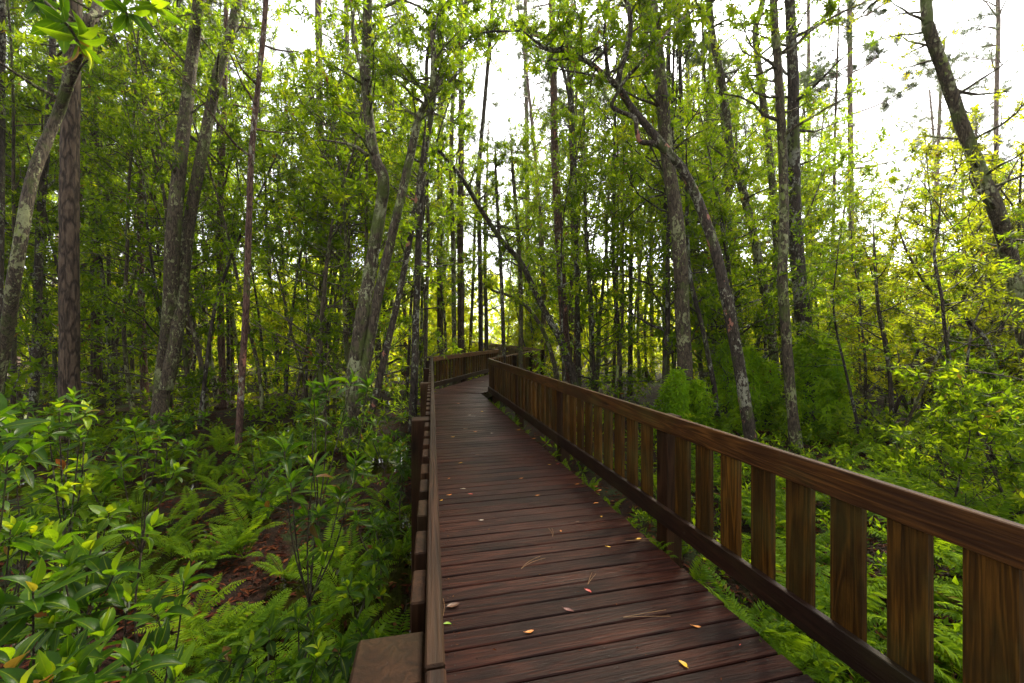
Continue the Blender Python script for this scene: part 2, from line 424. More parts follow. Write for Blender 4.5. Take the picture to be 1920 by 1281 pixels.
def tint_mat(name, stops, rough=.55, tw=.2):
    m = N(name)
    a = m.n('ShaderNodeAttribute', attribute_name='leaf')
    sp = m.n('ShaderNodeSeparateXYZ'); m.l(a.outputs['Vector'], sp.inputs[0])
    c = m.ramp(sp.outputs[0], stops)
    m.l(c, m.b.inputs['Base Color']); m.b.inputs['Roughness'].default_value = rough; m.b.inputs['Specular IOR Level'].default_value = .12
    if tw:
        tr = m.n('ShaderNodeBsdfTranslucent'); m.l(c, tr.inputs['Color'])
        mx = m.n('ShaderNodeMixShader'); mx.inputs[0].default_value = tw
        m.l(m.b.outputs[0], mx.inputs[1]); m.l(tr.outputs[0], mx.inputs[2]); m.l(mx.outputs[0], m.out.inputs['Surface'])
    return m.m
M['litter'] = tint_mat('dead_leaf', [(0, (.010, .002, .001)), (.4, (.045, .009, .0025)), (.7, (.10, .024, .006)), (1, (.19, .085, .030))], .75)
def flat_leaf(name, c1, c2):
    m = N(name); tc = m.n('ShaderNodeTexCoord')
    m.l(m.ramp(m.noise(tc.outputs['Object'], 60, 4, .6), [(.35, c1), (.65, c2)]), m.b.inputs['Base Color'])
    m.b.inputs['Roughness'].default_value = .4
    return m.m
FL = {'yellow': flat_leaf('yellow_dead_leaf', (.85, .50, .02), (.66, .31, .01)), 'orange': flat_leaf('orange_dead_leaf', (.72, .26, .03), (.50, .15, .02)),
      'red': flat_leaf('red_dead_leaf', (.58, .06, .035), (.38, .035, .025)), 'dark red': flat_leaf('dark_red_dead_leaf', (.17, .03, .02), (.09, .02, .015)),
      'brown': flat_leaf('brown_dead_leaf', (.17, .07, .03), (.09, .035, .015)), 'green': flat_leaf('green_fallen_leaf', (.28, .42, .03), (.18, .32, .02)),
      'pale': flat_leaf('pale_dead_leaf', (.5, .42, .34), (.34, .27, .2)), 'needle': flat_leaf('dry_needle', (.36, .19, .06), (.22, .11, .04))}

# ------------------------------------------------------------------ setting: ground, water
def build_ground():
    def axis(c):
        s = np.linspace(-1, 1, 260)
        return c + np.sinh(s * 4.2) / math.sinh(4.2) * 180
    X, Y = np.meshgrid(axis(0), axis(6))
    Z = ground_z(X, Y)
    n = X.shape[0]; i = np.arange(n * n).reshape(n, n)
    q = np.stack((i[:-1, :-1], i[:-1, 1:], i[1:, 1:], i[1:, :-1]), -1).reshape(-1, 4)
    tag(link('ground', mesh_from('ground', np.stack((X, Y, Z), -1).reshape(-1, 3), [q], M['ground'], True)), 'dark leaf-strewn swamp floor between the trees', None, None, 'structure')
    w = np.array([(-40, -10, WATER_Z), (2.2, -10, WATER_Z), (2.2, 45, WATER_Z), (-40, 45, WATER_Z)])
    tag(link('swamp_water', mesh_from('swamp_water', w, [np.array([(0, 1, 2, 3)])], M['water'])), 'shallow dark tannin water lying in the hollows', None, None, 'structure')
build_ground()

# ------------------------------------------------------------------ boardwalk
LP = np.array([(-.006, -1.2), (.32, 11.5), (3.26, 16.9), (3.10, 35.0), (-1.5, 43.0)])       # inner faces of the railings
RP = np.array([(1.93, -1.2), (1.71, 10.4), (5.14, 16.8), (4.95, 35.8), (0.3, 44.2)])
def lerp(a, b, t): return np.asarray(a) * (1 - t) + np.asarray(b) * t
def build_deck():
    mb_V, mb_F, uv = [], [], []
    rng = np.random.RandomState(3)
    stations = []
    bw = .122
    def off(a, b, d):                       # push the right edge in from the railing
        return a + (b - a) / np.linalg.norm(b - a) * d
    e = []
    y = -1.2
    while y < 10.25:
        tl = (y + 1.2) / 12.7; tr = (y + 1.2) / 11.6
        e.append((lerp(LP[0], LP[1], tl), lerp(RP[0], RP[1], tr))); y += bw
    l0, r0 = e[-1]
    for k in range(1, 11): e.append((lerp(l0, LP[1], k / 10), lerp(r0, RP[1], min(1, k / 3))))     # boards fan round the bend
    n1 = len(e)
    for s in (1, 2, 3):
        n = int(np.linalg.norm(LP[s + 1] - LP[s]) / .15)
        for k in range(1, n + 1): e.append((lerp(LP[s], LP[s + 1], k / n), lerp(RP[s], RP[s + 1], k / n)))
    for k in range(len(e) - 1):
        (a0, b0), (a1, b1) = e[k], e[k + 1]
        a0, b0, a1, b1 = [np.asarray(v, float) for v in (a0, b0, a1, b1)]
        il, ir = -.03, (.17 if k < n1 else .14)
        if k >= n1: il = .12
        A0, A1 = off(a0, b0, il), off(a1, b1, il)
        B0, B1 = off(b0, a0, ir + rng.uniform(-.012, .012)), off(b1, a1, ir + rng.uniform(-.012, .012))
        g = .0035
        d0 = (A1 - A0); w0 = np.linalg.norm(d0) + 1e-6; d1 = (B1 - B0); w1 = np.linalg.norm(d1) + 1e-6
        A0 = A0 + d0 / w0 * min(g, w0 * .3); A1 = A1 - d0 / w0 * min(g, w0 * .3); B0 = B0 + d1 / w1 * min(g, w1 * .3); B1 = B1 - d1 / w1 * min(g, w1 * .3)
        zt = rng.uniform(-.0018, .0018); tilt = rng.uniform(-.0015, .0015); c = .005
        def ring(P0, P1):
            d = P1 - P0; L = np.linalg.norm(d) + 1e-6; cc = min(c, L * .3); u = d / L
            pts = [(P0, -.038), (P0, zt - tilt - c), (P0 + u * cc, zt - tilt), (P1 - u * cc, zt + tilt), (P1, zt + tilt - c), (P1, -.038)]
            return [np.array((p[0], p[1], z)) for p, z in pts], [0, .0, cc, L - cc, L, L]
        # a few cross sections along the board so that it can cup and wander a little
        b = len(mb_V); ns = 6; ph = rng.uniform(0, 6)
        for j in range(ns):
            t = j / (ns - 1); r, vv = ring(lerp(A0, B0, t), lerp(A1, B1, t))
            wz = .0012 * math.sin(ph + t * 5)
            for p, v_ in zip(r, vv):
                mb_V.append(p + np.array((0, 0, wz))); uv.append((t * np.linalg.norm(B0 - A0) + k * 3.7 % 11, v_, k * 3.0 + .5))
        for j in range(ns - 1):
            for i in range(6):
                i2 = (i + 1) % 6
                mb_F.append((b + j * 6 + i, b + (j + 1) * 6 + i, b + (j + 1) * 6 + i2, b + j * 6 + i2))
        for j, s_ in ((0, 1), (ns - 1, -1)):
            o = b + j * 6
            mb_F.append((o, o + 1, o + 4, o + 5) if s_ > 0 else (o + 5, o + 4, o + 1, o)); mb_F.append((o + 1, o + 2, o + 3, o + 4) if s_ > 0 else (o + 4, o + 3, o + 2, o + 1))
    me = mesh_from('deck_boards', mb_V, [np.array(mb_F)], M['deck'], False, {'buv': np.array(uv)})
    root = tag(link('boardwalk', me), 'wet dark brown plank boardwalk winding between two railings', 'boardwalk', None, 'structure')
    return root
deck = build_deck()
def nail_heads():
    V, Fc = [], []; rng = np.random.RandomState(8); y = -1.2 + .061
    a = np.arange(6) / 6 * 6.283
    while y < 9.5:
        x0 = .0 + .0257 * (y + 1.2) - .01; x1 = 1.93 - .019 * (y + 1.2) - .17
        for f in (.05, .5, .94):
            for o in (-.030, .030):
                c = (x0 + (x1 - x0) * f + rng.normal(0, .006), y + o + rng.normal(0, .005)); r = .0042
                b = len(V); V += [(c[0] + r * math.cos(t), c[1] + r * math.sin(t), .0035) for t in a] + [(c[0], c[1], .0042)]
                Fc += [(b + i, b + (i + 1) % 6, b + 6) for i in range(6)]
        y += bw_deck
    m = N('rusty_nail'); m.b.inputs['Base Color'].default_value = (.012, .006, .004, 1); m.b.inputs['Roughness'].default_value = .6
    tag(link('nail_heads', mesh_from('nail_heads', V, [np.array(Fc)], m.m), deck), None, None, None, 'stuff')
bw_deck = .122
nail_heads()

def box_mesh(name, sx, sy, sz, mat, ch=.004):
    """A chamfered board from x 0..sx, y 0..sy, z 0..sz, edges slightly eased."""
    import bmesh
    bm = bmesh.new()
    bmesh.ops.create_cube(bm, size=1)
    for v in bm.verts: v.co = Vector(((v.co.x + .5) * sx, (v.co.y + .5) * sy, (v.co.z + .5) * sz))
    bmesh.ops.bevel(bm, geom=bm.edges[:] , offset=ch, segments=1, affect='EDGES')
    me = bpy.data.meshes.new(name); bm.to_mesh(me); bm.free(); me.materials.append(mat)
    return me
def sub_along(a, b):
    d = np.asarray(b) - np.asarray(a); return math.atan2(d[1], d[0]), float(np.linalg.norm(d))
RAIL_TOP = .93
picket_me = [box_mesh('picket', .140, .038, .86, M['picket']), box_mesh('picket', .140, .038, .86, M['post'])]
post_me = box_mesh('post', .140, .140, 2.15, M['post'], .006)
def railing(name, label, a, b, side, first_post, dark=0, cap=None):
    """Rail boards on the walkway side, posts and pickets screwed to their outer side. side: +1 when outside is to the left of a->b."""
    a = np.asarray(a, float); b = np.asarray(b, float)
    ang, L = sub_along(a, b)
    root = thing(name, label, 'railing', (a[0], a[1], 0), ang)
    rng = np.random.RandomState(int(abs(a[0] * 100) + abs(b[1] * 10)) % 9999)
    out = side; th = .038
    def put(nm, me, x, y, z, mat=None, rx=0, rz=0):
        o = link(nm, me, root, (x, y, z), (rx, 0, rz)); return o
    # rails: boards up to 4.8 m butted end to end
    breaks = [0.0]; x = first_post
    while x < L - 1.0:
        if x > .2: breaks.append(x)
        x += 4.70
    breaks.append(L)
    for k in range(len(breaks) - 1):
        l_ = breaks[k + 1] - breaks[k] - .003
        top = box_mesh('top_rail', l_, th, .140, cap or M['rail']); bot = box_mesh('bottom_rail', l_, th, .140, M['base_rail'])
        y0 = 0.0 if side > 0 else -th
        j = rng.uniform(-.003, .003)
        put('top_rail', top, breaks[k], y0 + j * .5, RAIL_TOP - .14 + j)
        put('bottom_rail', bot, breaks[k], y0 + j * .5, .05)
    s = .235
    x = first_post - s * 40
    k = -40
    while x < L - .05:
        if x >= -.02:
            if (k % 10) == 0:
                put('post', post_me, x, (th + .001) if side > 0 else -th - .141, RAIL_TOP - .03 - 2.15)
            else:
                put('picket', picket_me[dark], x + rng.uniform(-.006, .006), (th + .001) if side > 0 else -th - .039, RAIL_TOP - .03 - .86 + rng.uniform(-.006, .004), rz=rng.uniform(-.008, .008))
        k += 1; x += s
    return root
def ppt(P, y):                     # point of polyline's first run at Y
    t = (y - P[0][1]) / (P[1][1] - P[0][1]); return lerp(P[0], P[1], t)
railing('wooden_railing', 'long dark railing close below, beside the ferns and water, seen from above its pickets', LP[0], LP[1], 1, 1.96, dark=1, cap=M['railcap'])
railing('wooden_railing', 'long brown picket railing crossing the lower corner, with ferns behind its gaps', RP[0], RP[1], -1, 1.65)
railing('wooden_railing', 'sunlit orange-brown picket railing facing you where the boardwalk bends', LP[1] + np.array((.03, .05)), LP[2], 1, 2.35, cap=M['litrail'])
railing('wooden_railing', 'railing half hidden past the bend, pickets facing the triangle of trees', RP[1] + np.array((.03, .05)), RP[2], -1, 2.2, cap=M['litrail'])
railing('wooden_railing', 'far railing mostly hidden behind the bend on the side of the tall straight pines', LP[2] + np.array((.0, .06)), LP[3], 1, 2.35, cap=M['litrail'])
railing('wooden_railing', 'far railing beyond the bend, pale top running off toward the yellow-green clearing', RP[2] + np.array((.0, .06)), RP[3], -1, 2.35, cap=M['litrail'])
railing('wooden_railing', 'farthest railing, turning across the end of the boardwalk', RP[3] + np.array((-.03, .06)), RP[4], -1, 2.35, cap=M['litrail'])
# beams under the deck
def beams():
    for k, (a, b) in enumerate(((LP[0], LP[1]), (LP[1], LP[2]), (RP[0], RP[1]), (RP[1], RP[2]), (RP[2], RP[3]))):
        ang, L = sub_along(a, b)
        rt = k >= 2
        me = box_mesh('edge_beam', L, .05, .235, M['beam'])
        o = link('edge_beam', me, deck, (a[0], a[1], -.275), (0, 0, ang))
        n = np.array((-math.sin(ang), math.cos(ang)))
        o.location.x += float(n[0] * (.30 if rt else -.12)); o.location.y += float(n[1] * (.30 if rt else -.12))
beams()

# ------------------------------------------------------------------ leaves fallen on the deck
def deck_pt(px, py):
    d = F * EYE / (py - 628); p = at(px, py, d); return np.array((p[0], p[1], .003))
def fallen(px, py, ln, color, yaw, label, wide=.46, curl=.12):
    rr = np.random.RandomState(int(px * 7 + py)); ln *= .8; curl *= rr.uniform(.3, 2.2); wide *= rr.uniform(.75, 1.2); tw, bd = rr.normal(0, .5), rr.normal(0, .10)
    p = deck_pt(px, py)
    mb = MB(); 
    ns = 7
    V = []; 
    for i in range(ns):
        t = i / (ns - 1); w = wide * ln * .5 * math.sin(math.pi * min(1, t * .93 + .06)) ** .8
        z = .002 + curl * ln * (t - .5) ** 2 * 2
        by = bd * ln * math.sin(t * 3.1); k1, k2 = .3 + tw * (t - .5), .3 - tw * (t - .5); w1, w2 = w * rr.uniform(.86, 1.1), w * rr.uniform(.86, 1.1)
        V += [(t * ln - ln / 2, by - w1, z + w1 * k1), (t * ln - ln / 2, by, z), (t * ln - ln / 2, by + w2, z + w2 * k2)]
    Fq = []
    for i in range(ns - 1):
        b = i * 3; Fq += [(b, b + 3, b + 4, b + 1), (b + 1, b + 4, b + 5, b + 2)]
    mb.add(V, [Fq])
    s = np.array([(-ln * .5, 0, .004), (-ln * .72, ln * .03, .008)]); tube(mb, s, .0012, 5)
    o = link('fallen_leaf', mb.mesh('fallen_leaf', FL[color], True), None, p, (0, 0, yaw))
    tag(o, label, 'leaf', 'leaves fallen on the deck')
FALL = [
 (1280, 1248, .055, 'yellow', 1.9, 'big bright yellow leaf lying lowest on the deck'), (1306, 1177, .055, 'orange', -.5, 'amber leaf on the deck just above the bright yellow one'),
 (1388, 1211, .018, 'red', .4, 'tiny red leaf speck beside the amber leaf'), (993, 1186, .058, 'orange', .1, 'dull orange leaf alone in the middle of the wide near boards'),
 (839, 1172, .055, 'green', -.3, 'fresh green leaf tucked against the foot of the near railing'), (850, 1137, .09, 'brown', .2, 'large brown curled leaf beside the foot of the near railing'),
 (1067, 1146, .075, 'dark red', -.7, 'dark red curled leaf below the bright red one'), (1103, 1111, .055, 'red', -1.1, 'bright red leaf on the middle boards'),
 (1141, 1027, .042, 'yellow', -.5, 'lemon yellow leaf above the bright red one'), (1198, 1012, .06, 'yellow', .1, 'slim yellow leaf lying with pine needles by the picket railing'),
 (1051, 997, .035, 'orange', 1.5, 'small peach leaf standing beside a pair of needles'), (1083, 979, .045, 'brown', 0, 'brown leaf to one side of the small peach leaf'),
 (903, 977, .05, 'pale', -.1, 'pale grey leaf on the boards'), (1129, 970, .035, 'yellow', .7, 'pale yellow scrap near the brown leaf'),
 (1118, 945, .06, 'orange', .1, 'flat orange leaf lying along a board seam by the picket railing'), (1009, 930, .055, 'orange', .1, 'orange leaf lying level in the middle of the deck'),
 (1124, 921, .06, 'orange', .1, 'upper orange leaf of the two touching by the picket railing'), (1117, 913, .05, 'red', -.4, 'reddish leaf touching an orange one by the picket railing'),
 (1083, 909, .06, 'orange', .2, 'thin orange leaf pointing toward the picket railing'), (1046, 871, .05, 'red', .2, 'small red leaf beside a yellow one farther along'),
 (1031, 872, .05, 'yellow', .1, 'small yellow leaf beside a red one farther along'), (978, 898, .055, 'orange', .2, 'orange leaf in the middle of the mid-distance boards'),
 (883, 928, .055, 'red', -.5, 'red leaf near the row of leaves by the near railing'), (843, 929, .055, 'orange', .3, 'orange leaf next to a yellow scrap by the near railing'),
 (828, 939, .035, 'yellow', .8, 'little yellow scrap hugging the near railing'), (869, 918, .06, 'pale', -.2, 'pale curled leaf lying by the near railing'),
 (842, 898, .04, 'orange', .9, 'orange leaf standing on edge by the near railing'), (864, 869, .06, 'yellow', .4, 'yellow-orange leaf first past the row by the near railing'),
 (895, 854, .08, 'brown', .1, 'brown leaf on the grey wet boards'), (873, 805, .10, 'brown', .1, 'large brown leaf on the shiny part of the deck'),
 (850, 820, .07, 'yellow', .2, 'yellow leaf just short of the large brown one'), (923, 813, .07, 'pale', .2, 'white-looking leaf on the shiny part of the deck'),
 (892, 810, .07, 'orange', .3, 'orange leaf beside the white-looking one'), (973, 807, .07, 'yellow', .2, 'yellow leaf on the far shiny boards near the pickets'),
 (1002, 823, .09, 'orange', .3, 'orange pair-like leaf against the pickets farther along'), (880, 779, .09, 'pale', .1, 'far pale leaf at the edge of the shiny boards'),
 (905, 772, .08, 'yellow', .3, 'far yellow leaf among the shiny boards'), (860, 757, .09, 'orange', .1, 'far orange leaf before the bend'),
 (905, 716, .14, 'pale', .1, 'pale leaf at the foot of the facing railing at the bend'), (874, 744, .10, 'brown', .4, 'dull brown leaf close to the bend'),
]
for f in FALL: fallen(*f)
def needle_pair(px, py, ln, yaw, bend, label):
    p = deck_pt(px, py); mb = MB()
    for s in (-1, 1):
        t = np.linspace(0, 1, 9)
        P = np.stack((t * ln - ln / 2, bend * ln * t * t + s * .10 * ln * t, .003 + .004 * np.sin(t * 3)), -1)
        tube(mb, P, .0011, 5)
    tag(link('pine_needle', mb.mesh('pine_needle', FL['needle'], True), None, p, (0, 0, yaw)), label, 'pine needle', 'pine needles dropped on the deck')
needle_pair(1037, 1000, .13, 1.2, .2, 'forked brown pine needle beside the small peach leaf')
needle_pair(992, 1055, .20, .75, -.25, 'long arched pine needle pair below the pale grey leaf')
needle_pair(1108, 1087, .13, .85, .0, 'straight pine needle pair just above the bright red leaf')
needle_pair(1212, 1157, .26, -.15, .05, 'long pine needle lying above the amber leaf')
needle_pair(1203, 1016, .24, -.25, .1, 'pine needle crossing the slim yellow leaf')
needle_pair(833, 1142, .16, 1.4, .2, 'pine needle sticking up beside the brown leaf and railing')

def deck_debris():
    """Crumbs of bark, leaf and needle caught in the seams and along the foot of the railings."""
    rng = np.random.RandomState(71); n = 900
    y = .4 + 10 * rng.rand(n) ** 1.3; t = np.where(rng.rand(n) < .6, np.where(rng.rand(n) < .5, .03 + .06 * rng.rand(n), .86 + .06 * rng.rand(n)), rng.rand(n) * .9)
    x0 = .0 + .02 * y; x1 = 1.93 - .019 * y; x = x0 + (x1 - x0 - .02) * t; x = np.minimum(x, x1 - .20)
    az = rng.normal(0, .5, n) + np.where(rng.rand(n) < .5, 0, 3.14)
    mb = MB(); L = rng.uniform(.006, .022, n); W = L * rng.uniform(.15, .5, n)
    leaves(mb, np.stack((x, y, np.full(n, .004)), -1), np.stack((np.cos(az), np.sin(az), rng.normal(0, .08, n)), -1), np.array((0, 0, 1.0)) + rng.normal(0, .2, (n, 3)), L, W, np.clip(rng.normal(.6, .25, n), 0, 1))
    tag(link('leaf_debris', mb.mesh('leaf_debris', M['litter'], False)), 'crumbs of leaf and bark scattered along the deck edges', 'leaf debris', None, 'stuff')
deck_debris()

# ------------------------------------------------------------------ trees
def grow(rng, trunk, tr, t0, t1, n, ln, rise=.35, twigs=4, tubes=None, az=None):
    """Limbs off a trunk polyline. Returns twig tips and axes for rosettes; tubes gets (points, radii)."""
    tips, axes = [], []
    m = len(trunk)
    for i in range(n):
        t = t0 + (t1 - t0) * (i + rng.uniform(0, 1)) / n
        k = min(int(t * (m - 1)), m - 2); f = t * (m - 1) - k
        p = trunk[k] * (1 - f) + trunk[k + 1] * f; r = np.interp(t, np.linspace(0, 1, m), tr)
        a = rng.uniform(0, 6.283) if az is None else az + rng.normal(0, .7)
        l = ln * rng.uniform(.55, 1.25) * (1.15 - .45 * (t - t0) / max(t1 - t0, 1e-3))
        d = np.array((math.cos(a), math.sin(a), rise + rng.normal(0, .25))); d /= np.linalg.norm(d)
        P = [p]
        for s in range(5):
            d = d + rng.normal(0, .17, 3) + np.array((0, 0, .05)); d /= np.linalg.norm(d)
            P.append(P[-1] + d * l / 5)
        P = np.array(P); r0 = min(r * .5, .010 + .016 * l)
        tubes.append((P, np.linspace(r0, .004, 6)))
        tips.append(P[-1]); axes.append(d)
        for w in range(twigs):
            u = 1 - .62 * rng.rand() ** 1.4; u = min(u, .98); kk = min(int(u * 5), 4); q = P[kk] + (P[kk + 1] - P[kk]) * (u * 5 - kk)
            e = norm(P[kk + 1] - P[kk]) * .6 + rng.normal(0, .6, 3) + np.array((0, 0, .22)); e /= np.linalg.norm(e)
            tl = l * rng.uniform(.14, .34) + .05
            Q = np.array([q, q + e * tl * .5 + rng.normal(0, .02, 3), q + e * tl])
            tubes.append((Q, np.array((.006, .0045, .003))))
            tips.append(Q[2]); axes.append(e)
            if rng.rand() < .6:
                tips.append(Q[1]); axes.append(norm(e + rng.normal(0, .5, 3)))
    return tips, axes

def make_bay(seed, H, r, spread, nl, leafL, leafW, c0=.18, m=9, q='low', tint=.42, mat='bay', barkm='bark_dark', lean=.0, twigs=4, young=.25):
    """A slender understory tree with its base at the origin; returns (trunk mesh, crown mesh)."""
    rng = np.random.RandomState(seed)
    la = rng.uniform(0, 6.28)
    pts = [np.array((0, 0, -.25))]
    d = np.array((math.cos(la) * lean, math.sin(la) * lean, 1.0))
    for i in range(7):
        d = d + np.array((rng.normal(0, .07), rng.normal(0, .07), 0)); d = d / np.linalg.norm(d)
        pts.append(pts[-1] + d * (H + .25) / 7)
    T = spline(pts, 3)
    tr = r * (1 - .80 * np.linspace(0, 1, len(T)) ** .9); tr[0] *= 1.5; tr[1] *= 1.15
    tb = []
    tips, axes = grow(rng, T, tr, c0, .99, nl, spread, twigs=twigs, tubes=tb)
    tips.append(T[-1]); axes.append(d)
    tm = MB(); tube(tm, T, tr, 8, rng, .06)
    for P, rr in tb: tube(tm, P, rr, 4 if rr[0] < .007 else 5)
    cm = MB(); rosettes(cm, rng, tips, axes, m, leafL, leafW, q, tint, young=young, sc_=rng.uniform(.75, 1.2, len(tips)))
    return tm.mesh('trunk', M[barkm]), cm.mesh('crown', M[mat], False)

def needle_tufts(mb, rng, P, A, n=38, L=.20):
    P = np.asarray(P); A = norm(np.asarray(A)); Rn = len(P)
    D = A[:, None] * .55 + norm(rng.normal(0, 1, (Rn, n, 3))); 
    base = P[:, None] - A[:, None] * rng.uniform(0, .10, (Rn, n, 1))
    leaves(mb, base.reshape(-1, 3), D.reshape(-1, 3), rng.normal(0, 1, (Rn * n, 3)), L * rng.uniform(.7, 1.2, Rn * n), .009, np.clip(rng.normal(.5, .18, Rn * n), 0, 1))

def make_pine(seed, H, r, c0=.55, nl=30, spread=2.6, barkm='bark_far_pine', top=.35):
    rng = np.random.RandomState(seed)
    pts = [np.array((0, 0, -.3))]; d = np.array((0, 0, 1.0))
    for i in range(6):
        d = d + np.array((rng.normal(0, .022), rng.normal(0, .022), 0)); d /= np.linalg.norm(d); pts.append(pts[-1] + d * (H + .3) / 6)
    T = spline(pts, 4); tr = r * (1 - (1 - top) * np.linspace(0, 1, len(T))); tr[0] *= 1.35; tr[1] *= 1.1
    tb = []; tips, axes = grow(rng, T, tr, c0, .99, nl, spread, rise=.25, twigs=5, tubes=tb)
    db = []; grow(rng, T, tr, .3, c0 + .15, 9, 1.5, rise=.1, twigs=3, tubes=db)           # dead bare twigs lower down
    tm = MB(); tube(tm, T, tr, 10, rng, .04)
    for P, rr in tb + db: tube(tm, P, rr, 4)
    cm = MB(); needle_tufts(cm, rng, tips, axes)
    return tm.mesh('trunk', M[barkm]), cm.mesh('crown', M['needle'], False)

LAND = [(-60, 'the mossy trunk at the picture edge'), (130, 'the big scaly pine'), (312, 'the forked lichen trunk'), (456, 'the thin reddish trunk'), (690, 'the twin curved trunks'),
        (780, 'the leaning pink-spotted trunk'), (864, 'the straight pine at the bend'), (1045, 'the reddish pine'), (1282, 'the leaning lichen trunk'),
        (1392, 'the arching tree'), (1500, 'the thick dark fern-wrapped trunk'), (1660, 'the fallen branch'), (1860, 'the crooked trunk')]
ORD = ['first', 'second', 'third', 'fourth', 'fifth', 'sixth', 'seventh', 'eighth', 'ninth', 'tenth', 'eleventh', 'twelfth', 'thirteenth', 'fourteenth', 'fifteenth', 'sixteenth', 'seventeenth', 'eighteenth', 'nineteenth', 'twentieth']
def label_by_landmark(items):
    """items: (object, description). Rank equal descriptions past each landmark trunk."""
    slots = {}
    for o, desc in items:
        px, py, d = seen(o.location)
        k = max([i for i, (x, _) in enumerate(LAND) if x <= px], default=0)
        slots.setdefault((desc, k), []).append((px, o))
    for (desc, k), v in slots.items():
        v.sort(key=lambda z: z[0])
        for i, (_, o) in enumerate(v):
            o['label'] = f'{desc}, {ORD[min(i, 19)]} right of {LAND[k][1]}'

def place(name, meshes, part_names, loc, rz, s, cat, group, sz=None):
    r = tag(link(name, None, None, loc, (0, 0, rz), (s, s, s if sz is None else sz)), None, cat, group)
    for me, pn in zip(meshes, part_names): link(pn, me, r)
    return r

def hero(name, label, cat, px_pts, d, w0, w1, barkm, crown=None, extra=None, up=2.5, seg=12, rough=.05, group=None, wob=.25, limbs=None, seed=0, root=True):
    """A trunk through the given photo pixels, standing at depth d, base widths in photo pixels."""
    rng = np.random.RandomState(seed * 31 + 5)
    P = [at(x, y, d + wob * math.sin(i * 1.7 + seed)) for i, (x, y) in enumerate(px_pts)]
    g = float(ground_z(P[0][0], P[0][1])) - .2
    if root and P[0][2] > g + .15:
        dv = P[0] - P[1]; sl = dv[:2] / max(-dv[2], .3); h = P[0][2] - g
        P.insert(0, np.array((P[0][0] + sl[0] * h * .5, P[0][1] + sl[1] * h * .5, g)))
    if up:
        if px_pts[-1][1] <= 0 and name == 'bay_tree' and crown: up = 4.0
        dv = norm(P[-1] - P[-2]); dv = norm(dv + np.array((0, 0, .6))); P.append(P[-1] + dv * up)
    P = np.array(P); base = np.array((P[0][0], P[0][1], float(ground_z(P[0][0], P[0][1]))))
    T = spline(P, 6) - base
    tr = np.linspace(w0, w1, len(T)) * d / F / 2 * .88
    if up and up <= 2: tr[-7:] *= np.linspace(1, .2, 7)
    ca = math.cos(math.atan((px_pts[len(px_pts) // 2][0] - 960) / F)); tr *= ca
    tr[:4] *= np.array((1.5, 1.25, 1.1, 1.03))
    o = thing(name, label, cat, base, 0, group)
    tb = []; tips, axes = [], []
    crown = list(crown or [])
    if px_pts[-1][1] <= 0 and name == 'bay_tree' and crown: crown.append((.90, 1.0, 14, 2.1, 6))  # extra unseen limbs above the frame, added to shade the forest floor
    for c in crown:
        t0, t1, n, ln = c[:4]
        a, b = grow(rng, T, tr, t0, t1, n, ln, twigs=c[4] if len(c) > 4 else 4, tubes=tb); tips += a; axes += b
    tm = MB(); tube(tm, T, tr, seg, rng, rough)
    for e in (extra or []):                                      # limbs drawn through photo pixels: (pixel points, w0, w1)
        Q = spline(np.array([at(x, y, d + (e[3] if len(e) > 3 else 0) * i) for i, (x, y) in enumerate(e[0])]), 5) - base
        r2 = np.linspace(e[1], e[2], len(Q)) * d / F / 2 * ca
        tube(tm, Q, r2, 8, rng, rough)
        if len(e) > 4:
            a, b = grow(rng, Q, r2, e[4][0], .98, e[4][1], e[4][2], twigs=6, tubes=tb); tips += a; axes += b
    for Pp, rr in tb: tube(tm, Pp, rr, 5 if rr[0] > .008 else 4)
    link('trunk', tm.mesh('trunk', M[barkm]), o)
    return o, tips, axes, rng
def crown_part(o, rng, tips, axes, L=.115, W=.039, m=11, mat='bay', tint=.42, q='low', young=.25, spread=(25, 100)):
    if not tips: return
    cm = MB(); rosettes(cm, rng, tips, axes, m, L, W, q, tint, spread, young=young, sc_=rng.uniform(.75, 1.2, len(tips)))
    link('crown', cm.mesh('crown', M[mat], False), o)
def pine_crown(o, rng, tips, axes):
    if not tips: return
    cm = MB(); needle_tufts(cm, rng, tips, axes); link('crown', cm.mesh('crown', M['needle'], False), o)

def H(kind, label, pts, d, w0, w1, barkm, crown=None, mat='bay', **kw):
    cat = 'pine tree' if kind == 'pine_tree' else 'tree'
    o, tips, axes, rng = hero(kind, label, cat, pts, d, w0, w1, barkm, crown, **kw)
    if kind == 'pine_tree': pine_crown(o, rng, tips, axes)
    elif mat == 'bay': crown_part(o, rng, tips, axes)
    else: crown_part(o, rng, tips, axes, L=.072, W=.021, m=10, mat=mat, tint=.40)
    return o
# --- trees of the near left
H('bay_tree', 'lichen-blotched trunk leaning in from the picture edge and crossing the big pine', [(-25, 800), (8, 650), (32, 490), (62, 330), (108, 215), (140, 120), (166, 40), (185, 0)], 6.0, 35, 24, 'bark_lichen', [(.55, .98, 9, 1.0)], seed=1)
H('pine_tree', 'thick brown pine with scaly plated bark near the picture edge', [(131, 830), (130, 700), (130, 430), (131, 300), (134, 150), (137, 0)], 8.0, 50, 38, 'bark_pine', [(.93, 1.0, 8, 1.6)], up=5, seed=2, wob=.03, seg=16)
H('pine_tree', 'straight darker pine just behind the thick scaly one', [(181, 760), (180, 560), (177, 300), (173, 0)], 13.0, 26, 19, 'bark_pine', [(.85, 1.0, 12, 2.0)], up=6, seed=3, wob=.03)
H('bay_tree', 'dark trunk speckled with lichen standing before the thick scaly pine', [(52, 860), (65, 720), (75, 430), (84, 310), (96, 150), (100, 0)], 10.0, 24, 13, 'bark_dark', [(.4, .98, 12, 1.3)], seed=4)
